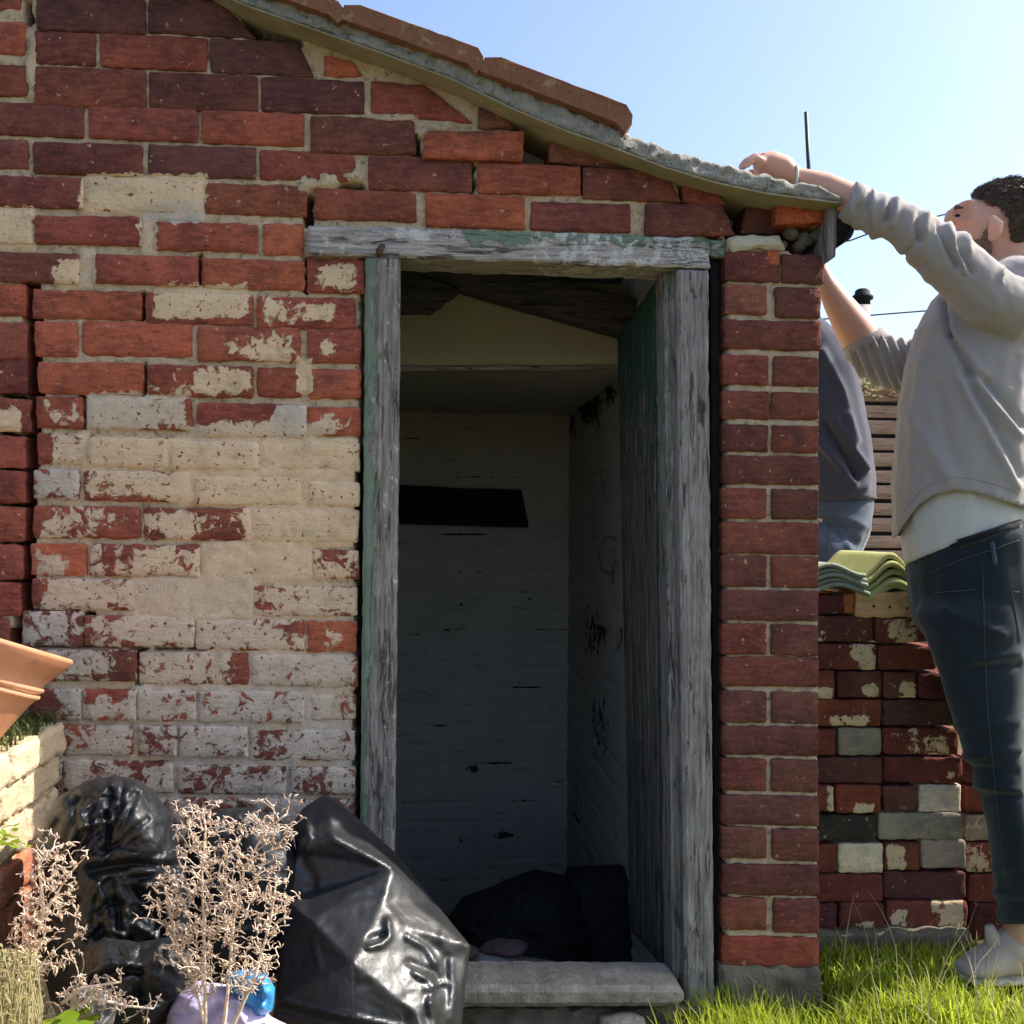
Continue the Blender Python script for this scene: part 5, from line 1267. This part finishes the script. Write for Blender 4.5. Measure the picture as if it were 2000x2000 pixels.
lf = folds(4, 30, 85, 1560, 230, 1680, 55, 14, 130)+folds(5, 10, 180, 1680, 330, 1730, 5, 10, 120)+folds(6, 36, 180, 1720, 330, 1880, -70, 22, 110)+folds(8, 8, 90, 1690, 200, 1850, 60, 30, 90)+[([(120,1545),(200,1530),(300,1545)],-.012,8),([(180,1700),(260,1690),(350,1700)],.02,12)]
soft_bag('rubbish_bag', [(72,1750),(70,1660),(82,1600),(112,1556),(170,1524),(220,1514),(268,1522),(305,1548),(335,1595),(352,1660),(370,1740),(372,1830),(350,1900),(300,1960),(180,1990),(100,1960),(74,1860)], 1.86, .14, lf, 'tall crumpled black rubbish bag leaning on the brick wall behind the dry weed', mat='bag3', seed=21, step=5)
soft_bag('rubbish_bag', [(340,1690),(370,1610),(430,1580),(500,1575),(560,1610),(590,1690),(590,1800),(560,1900),(420,1950),(340,1900)], 1.98, .10, folds(14, 22, 350, 1600, 580, 1880, 50, 60, 100), 'dark rubbish bag squeezed between the tall bag and the shiny bag', mat='bag3', seed=31, step=8)
soft_bag('rubbish_bag', [(160,1850),(205,1830),(270,1840),(330,1830),(372,1860),(368,1920),(330,1990),(280,2060),(160,2060),(130,1960)], 1.66, .09, folds(24, 16, 170, 1840, 360, 1980, 40, 50, 80)+[([(170,1905),(215,1880),(262,1884)],-.022,9),([(180,1925),(240,1895),(275,1900)],.02,8)], 'low black sack with a rolled rim lying below the tall bag', mat='bag3', seed=41, step=7)
soft_bag('grey_sack', [(140,1930),(170,1922),(215,1940),(238,1955),(225,1985),(212,2040),(190,2080),(150,2050),(135,1980)], 1.55, .04, folds(34, 8, 150, 1930, 230, 2020, 60, 40, 60), 'crumpled grey sack scrap at the foot of the black bags', 'greyplastic', 51, 7, rad_=40, cat='sack', group=None)
soft_bag('lilac_bag', [(325,1985),(345,1945),(385,1915),(440,1922),(500,1955),(530,1985),(570,2005),(620,2040),(600,2110),(330,2110)], 1.62, .07, folds(44, 24, 330, 1900, 590, 2060, 40, 60, 90), 'crumpled lilac plastic bag under the dry weed', 'purple', 61, 7, rad_=60, cat='plastic bag', group=None)
soft_bag('blue_bag', [(440,1900),(475,1892),(520,1900),(538,1930),(532,1975),(505,1990),(470,1960),(445,1930)], 1.585, .03, folds(54, 10, 440, 1895, 530, 1970, 60, 50, 60), 'scrap of bright blue plastic behind the dry weed', 'blue', 71, 6, rad_=30, cat='plastic scrap', group=None)
# sacks in the dark of the outhouse
soft_bag('rubbish_bag', [(868,1800),(905,1750),(950,1735),(1000,1712),(1045,1698),(1100,1708),(1140,1740),(1170,1850),(1150,1960),(960,1990),(860,1960)], 2.95, .14, folds(64, 16, 900, 1720, 1120, 1860, 20, 40, 120), 'dull black sack heaped on the floor inside the doorway, left', 'bag2', 81, 8, slope=.0004, zmin=-.44)
soft_bag('rubbish_bag', [(1060,1990),(1075,1760),(1110,1692),(1160,1690),(1205,1688),(1260,1695),(1280,1800),(1290,1990)], 2.97, .08, folds(74, 10, 1100, 1700, 1270, 1860, 70, 40, 100), 'upright black sack in the dark corner inside, next to the open door', 'bag2', 91, 8, slope=.0004, zmin=-.44)
soft_bag('grey_sack', [(850,1890),(880,1862),(930,1850),(980,1856),(1040,1870),(1100,1880),(1110,1960),(840,1960)], 2.62, .07, folds(84, 14, 850, 1860, 1090, 1930, 10, 50, 60), 'dusty grey heap of sacking just inside the doorway', 'greyplastic', 95, 7, rad_=40, cat='sack', group=None, zmin=-.3)
def stone(name, px, py, d, rx, ry, mat, label, cat, seed):
    bm = bmesh.new(); bmesh.ops.create_icosphere(bm, subdivisions=3, radius=1)
    c = at(px, py, d)
    for v in bm.verts:
        k = 1+.22*n1(v.co.x*1.6+seed, v.co.y*1.6, v.co.z*1.6)+.08*n1(v.co.x*5, v.co.y*5+seed, v.co.z*5); v.co = Vector((v.co.x*rx*k, v.co.y*rx*.7*k, v.co.z*ry*k))+c
    me = bpy.data.meshes.new(name); bm.to_mesh(me); bm.free(); me.polygons.foreach_set('use_smooth', [True]*len(me.polygons)); o = link(name, me, mat); tag(o, label, cat)
stone('stone', 1215, 2000, 2.16, .055, .018, MAT['concrete'], 'flat pale stone lying on the soil below the door threshold', 'stone', 3)
stone('rag', 985, 1850, 2.60, .06, .016, simple('dull_pink_rag', (.10,.06,.06), (.17,.11,.11), 20), 'dull pink rag on the dark floor inside the doorway', 'rag', 5)
stone('rubble_stone', 905, 1860, 2.545, .04, .016, MAT['concrete2'], 'small grey rubble stone just inside the threshold', 'stone', 8)
def dirt():
    r = random.Random(5); vs = []; fs = []
    for _ in range(420):
        px = r.uniform(690, 1420); c = onY(px, 2000, r.uniform(-.30, -.04)); c.z = gz(c.x, c.y)+.003; s = r.uniform(.003, .012); b = len(vs)
        for dx, dy, dz in ((1,0,0),(-.5,.85,0),(-.5,-.85,0),(0,0,.8)): vs.append((c.x+dx*s*r.uniform(.6,1.2), c.y+dy*s, c.z+dz*s))
        fs += [(b, b+1, b+3), (b+1, b+2, b+3), (b+2, b, b+3)]
    tag(link('rubble', mesh('rubble', vs, fs, False), MAT['concrete2']), kind='stuff')
dirt()

# ------------------------------------------------------------------ garden wall and terracotta pot, left
gw = empty('garden_wall', (-1.0, -.4, 0), 'low garden wall of cream-painted old bricks running out from the outhouse', 'garden wall')
GX = onY(118, 1600, -.005).x
def gpt(px, py): return onX(px, py, GX)
ztop = gpt(60, 1500).z
ny = 6; zrow = ztop
def gw_brick(y0, y1, z0, z1, seed, pa, nm='brick'):
    slab(nm, [(GX, y1, z0), (GX, y0, z0), (GX, y0, z1), (GX, y1, z1)][::1], (-.11, 0, 0), MAT['gwall'], gw, nu=12, nv=6, bevel=.006, jit=.004, disp=.004, rnd=.012, seed=seed, attr={'paint': lambda p: pa})
z = ztop; k = 0
while z > .02:
    h = .072; y = -.015 - (.06 if k % 2 else 0)
    if k % 2: gw_brick(-.07, -.015, z-h, z-.004, 700+k, .1)
    j = 0
    while y > -1.3:
        L = .115 if (k+j) % 3 else .20; q_ = proj((GX, y-L/2, z-h/2))
        pa = .62 if (q_[1] > 1700 and q_[1] < 1860) else .22
        gw_brick(y-L+.005, y, z-h, z-.004, 720+k*31+j, pa); y -= L; j += 1
    z -= h+.002; k += 1
box('wall_core', GX-.24, GX-.012, -1.3, -.012, -.02, ztop-.01, MAT['gwall'], gw)
for j in range(9):
    y1 = -.012-.145*j; slab('coping_brick', [(GX+.012, y1, ztop-.005), (GX+.012, y1-.138, ztop-.005), (GX+.012, y1-.138, ztop+.058), (GX+.012, y1, ztop+.058)], (-.26, 0, 0), MAT['gwall'], gw, nu=10, nv=5, bevel=.008, jit=.004, disp=.004, rnd=.012, seed=800+j, attr={'paint': lambda p: .15})
def mossf():
    r = random.Random(9); sp = []
    for _ in range(420):
        y = r.uniform(-.30, -.01); x = GX-r.uniform(0, .12); sp.append((x, y, ztop+.056, r.uniform(.015, .06), r.uniform(.3, 1.2), r.uniform(0, 6.28)))
    o = blades('moss_tuft', sp, MAT['moss'], 12, .002); tag(o, kind='stuff')
mossf()
# pot: tilted flared bowl, lathe
PDp = 1.86; pc = at(-16, 1246, PDp); pr = (at(133, 1294, PDp)-pc).length; axis = Vector((0, 0, 1))
def pot():
    R_ = pr; prof = [(0,-.245),(.052,-.245),(.060,-.235),(.082,-.165),(.104,-.105),(.112,-.088),(.119,-.083),(.119,-.078),(.114,-.074),(.121,-.069),(.121,-.064),(.116,-.060),(.128,-.040),(.143,-.018),(.149,-.004),(.150,.0),(.146,.004),(.138,.003),(.132,-.012),(.108,-.065),(.08,-.14),(.05,-.225),(0,-.228)]
    sc = R_/.15; n = 72; vs = []; fs = []
    for x, z in prof:
        for k in range(n): a = 2*math.pi*k/n; vs.append((x*sc*math.cos(a), x*sc*math.sin(a), z*sc))
    for j in range(len(prof)-1):
        for k in range(n): k2 = (k+1) % n; fs.append((j*n+k, j*n+k2, (j+1)*n+k2, (j+1)*n+k))
    me = mesh('plant_pot', vs, fs); bm = bmesh.new(); bm.from_mesh(me); bmesh.ops.remove_doubles(bm, verts=bm.verts, dist=1e-5); bmesh.ops.recalc_face_normals(bm, faces=bm.faces); bm.to_mesh(me); bm.free()
    me.polygons.foreach_set('use_smooth', [True]*len(me.polygons))
    o = link('plant_pot', me, MAT['terracotta']); o.location = pc; o.rotation_euler = (rad(-12), rad(17.5), 0)
    tag(o, 'tilted terracotta plant pot standing on the garden wall', 'plant pot')
pot()

# ------------------------------------------------------------------ dry weeds: branching grown towards points of the crown
def weed(label, stems, crown, n_t, depth, spread, seed, r0=.0030, cats='plant', curl=9.0, clumps=26):
    r = random.Random(seed); root = empty('dry_weed', at(stems[0][0][0], stems[0][0][1], depth)*1.0, label, cats, 'dry weeds in front of the bags'); root.location.z = 0
    nodes = []; main = []
    for s in stems:
        P = densify(s, 9, False)+[s[-1]]; dd = depth+r.uniform(-.03, .03); n = len(P); path = []
        for i, (x, y) in enumerate(P):
            d = dd+(s[0][1]-y)*r.uniform(-.00001, .00001); w_ = r0*(1-.62*i/n); path.append((at(x+1.2*n1(i*.3, seed), y, d), w_)); nodes.append((x, y, d))
        main.append(path)
    link('stem', mesh('stem', *tube_mesh(main, 6)), MAT['dead'], root)
    xs = [p[0] for p in crown]; ys = [p[1] for p in crown]; T_ = []
    cl = []
    while len(cl) < clumps:
        x, y = r.uniform(min(xs), max(xs)), r.uniform(min(ys), max(ys))
        if in_poly(x, y, crown): cl.append((x, y, depth+r.gauss(0, spread)))
    sp_ = [p for s in stems for p in densify(s, 6, False) if p[1] < max(ys)+10]
    while len(T_) < n_t:
        if r.random() < .6:
            c = r.choice(sp_); k_ = .55+.75*min(1, max(0, (max(ys)-c[1])/(max(ys)-min(ys)))); x, y, d = c[0]+r.gauss(0, 24*k_), c[1]+r.gauss(-6, 20*k_), depth+r.gauss(0, spread)
            if y > min(ys)-28: T_.append((x, y, d))
            continue
        if r.random() < .35:
            c = r.choice(cl); x, y, d = c[0]+r.gauss(0, 20), c[1]+r.gauss(0, 20), c[2]+r.gauss(0, .02)
        else: x, y, d = r.uniform(min(xs), max(xs)), r.uniform(min(ys), max(ys)), depth+r.gauss(0, spread)
        if in_poly(x, y, crown): T_.append((x, y, d))
    def dst(a, b): return math.hypot(a[0]-b[0], (a[1]-b[1]))+abs(a[2]-b[2])*900*.6
    T_.sort(key=lambda t: min(dst(t, m) for m in nodes))
    NA = np.array(nodes); tw = []
    for t in T_:
        cost = np.hypot(NA[:,0]-t[0], NA[:,1]-t[1]) + np.abs(NA[:,2]-t[2])*540 + np.maximum(0, t[1]-NA[:,1]+4)*1.6
        k = int(np.argmin(cost)); b = NA[k]; L = math.hypot(t[0]-b[0], t[1]-b[1]); n = max(2, int(L/8)); px, py = -(t[1]-b[1]), t[0]-b[0]; q_ = max(L, 1); bow = r.uniform(-.18, .18)
        path = []; new = []
        for i in range(n+1):
            u = i/n; o_ = bow*math.sin(math.pi*u); x = b[0]+(t[0]-b[0])*u+px*o_+r.gauss(0, .7); y = b[1]+(t[1]-b[1])*u+py*o_-6*math.sin(math.pi*u)*.5; d = b[2]+(t[2]-b[2])*u
            path.append((at(x, y, d), .0011*(1-.4*u))); new.append((x, y, d))
        tw.append(path); NA = np.vstack([NA, np.array(new[1:])])
        for _ in range(r.randint(2, 5)):                      # curled tips
            a = math.atan2(-(t[1]-b[1]), t[0]-b[0])+r.gauss(0, .9); l = r.uniform(6, 17); cu = r.gauss(0, 1.3); x, y, d = t; pth = [(at(x, y, d), .0009)]
            for i in range(4): x += math.cos(a)*l/4; y -= math.sin(a)*l/4; a += cu*.4; d += r.gauss(0, .003); pth.append((at(x, y, d), .00085 if i < 3 else .0005))
            tw.append(pth)
    vs, fs = tube_mesh(tw, 4, False); tm = mesh('twigs', vs, fs); fattr(tm, 'vary', [v for p in tw if len(p) > 1 for v in [max(0, r.gauss(.25, .3))]*(4*len(p))]); link('twigs', tm, MAT['dead'], root)
    return root
weed('tall dry straw-coloured weed with bushy curled twigs in front of the shiny bag',
     [[(402,2080),(400,1900),(398,1800),(394,1700),(402,1620),(396,1580)],[(430,2080),(448,1900),(456,1800),(476,1700),(520,1620),(560,1590)],[(410,2060),(385,1930),(350,1860),(335,1800),(322,1730)],[(440,2040),(500,1900),(528,1800),(540,1720)]],
     [(318,1580),(345,1570),(400,1600),(440,1595),(490,1605),(540,1590),(578,1610),(560,1650),(552,1700),(570,1760),(545,1800),(548,1870),(545,1900),(500,1910),(470,1900),(420,1930),(360,1900),(325,1850),(305,1760),(312,1700),(350,1690),(345,1640)], 720, 1.50, .05, 3, .0034)
weed('smaller dry weed leaning right beside the garden wall',
     [[(8,2080),(30,1960),(62,1850),(85,1790),(120,1730),(150,1690)],[(30,1980),(40,1880),(48,1800)],[(85,1790),(80,1720),(75,1690),(105,1655)],[(120,1960),(160,1930),(236,1918)],[(90,2000),(180,1950),(250,1965),(300,1970)]],
     [(60,1690),(110,1640),(170,1665),(172,1720),(150,1760),(168,1810),(160,1840),(165,1880),(120,1900),(60,1930),(20,1960),(15,1880),(30,1800),(40,1740)], 330, 1.42, .035, 5, .0030, clumps=14)
# green weeds bottom left
def leafy(label, n, box_, depth, size, mat, seed, up=.5, nar=1.0):
    r = random.Random(seed); vs = []; fs = []; vy = []; stems = []
    root = empty('green_weed', at(box_[0], box_[3], depth), label, 'plant'); root.location.z = 0
    for _ in range(n):
        px, py = r.uniform(box_[0], box_[2]), r.uniform(box_[1], box_[3]); d = depth+r.gauss(0, .04); p = at(px, py, d); a = r.uniform(0, 6.28)
        dirv = (CR*math.cos(a)+CF*math.sin(a)*.8+CU*r.uniform(-.2, up)).normalized(); sd_ = dirv.cross(CU).normalized(); nn = sd_.cross(dirv); s = size*r.uniform(.6, 1.3); b = len(vs)
        prof = ((0,.0,0),(.25,.30*nar,.06),(.55,.36*nar,.09),(.82,.20*nar,.04),(1,0,-.05))
        for t, w_, h_ in prof: vs += [p+dirv*s*t-sd_*s*w_+nn*s*h_*.2, p+dirv*s*t+nn*s*(h_-.05), p+dirv*s*t+sd_*s*w_+nn*s*h_*.2]; vy += [r.random()]*0
        vv = r.random(); vy += [vv]*15
        for k in range(4):
            for c in (0, 1): i = b+3*k+c; fs.append((i, i+1, i+4, i+3))
        if box_[1] > 1700 and r.random() < .3: stems.append([(p, .0006), (at(px+r.gauss(0, 15), py+90, d), .0009), (at(px+r.gauss(0, 20), py+250, d), .001)])
    me = mesh('leaves', vs, fs); fattr(me, 'vary', vy); link('leaves', me, mat, root)
    link('stem', mesh('stem', *tube_mesh(stems, 4)), mat, root)
leafy('bright green broad-leaved weed at the foot of the grey sack', 16, (100,1975,190,2060), 1.36, .034, MAT['leaf'], 3)
leafy('yellow-green feathery weed in front of the garden wall', 900, (-40,1850,75,2100), 1.34, .011, MAT['drygrass'], 4, .9, .35)
leafy('small sprig of yellow leaves on the garden wall face', 26, (0,1610,40,1660), 1.72, .016, MAT['leaf'], 6)
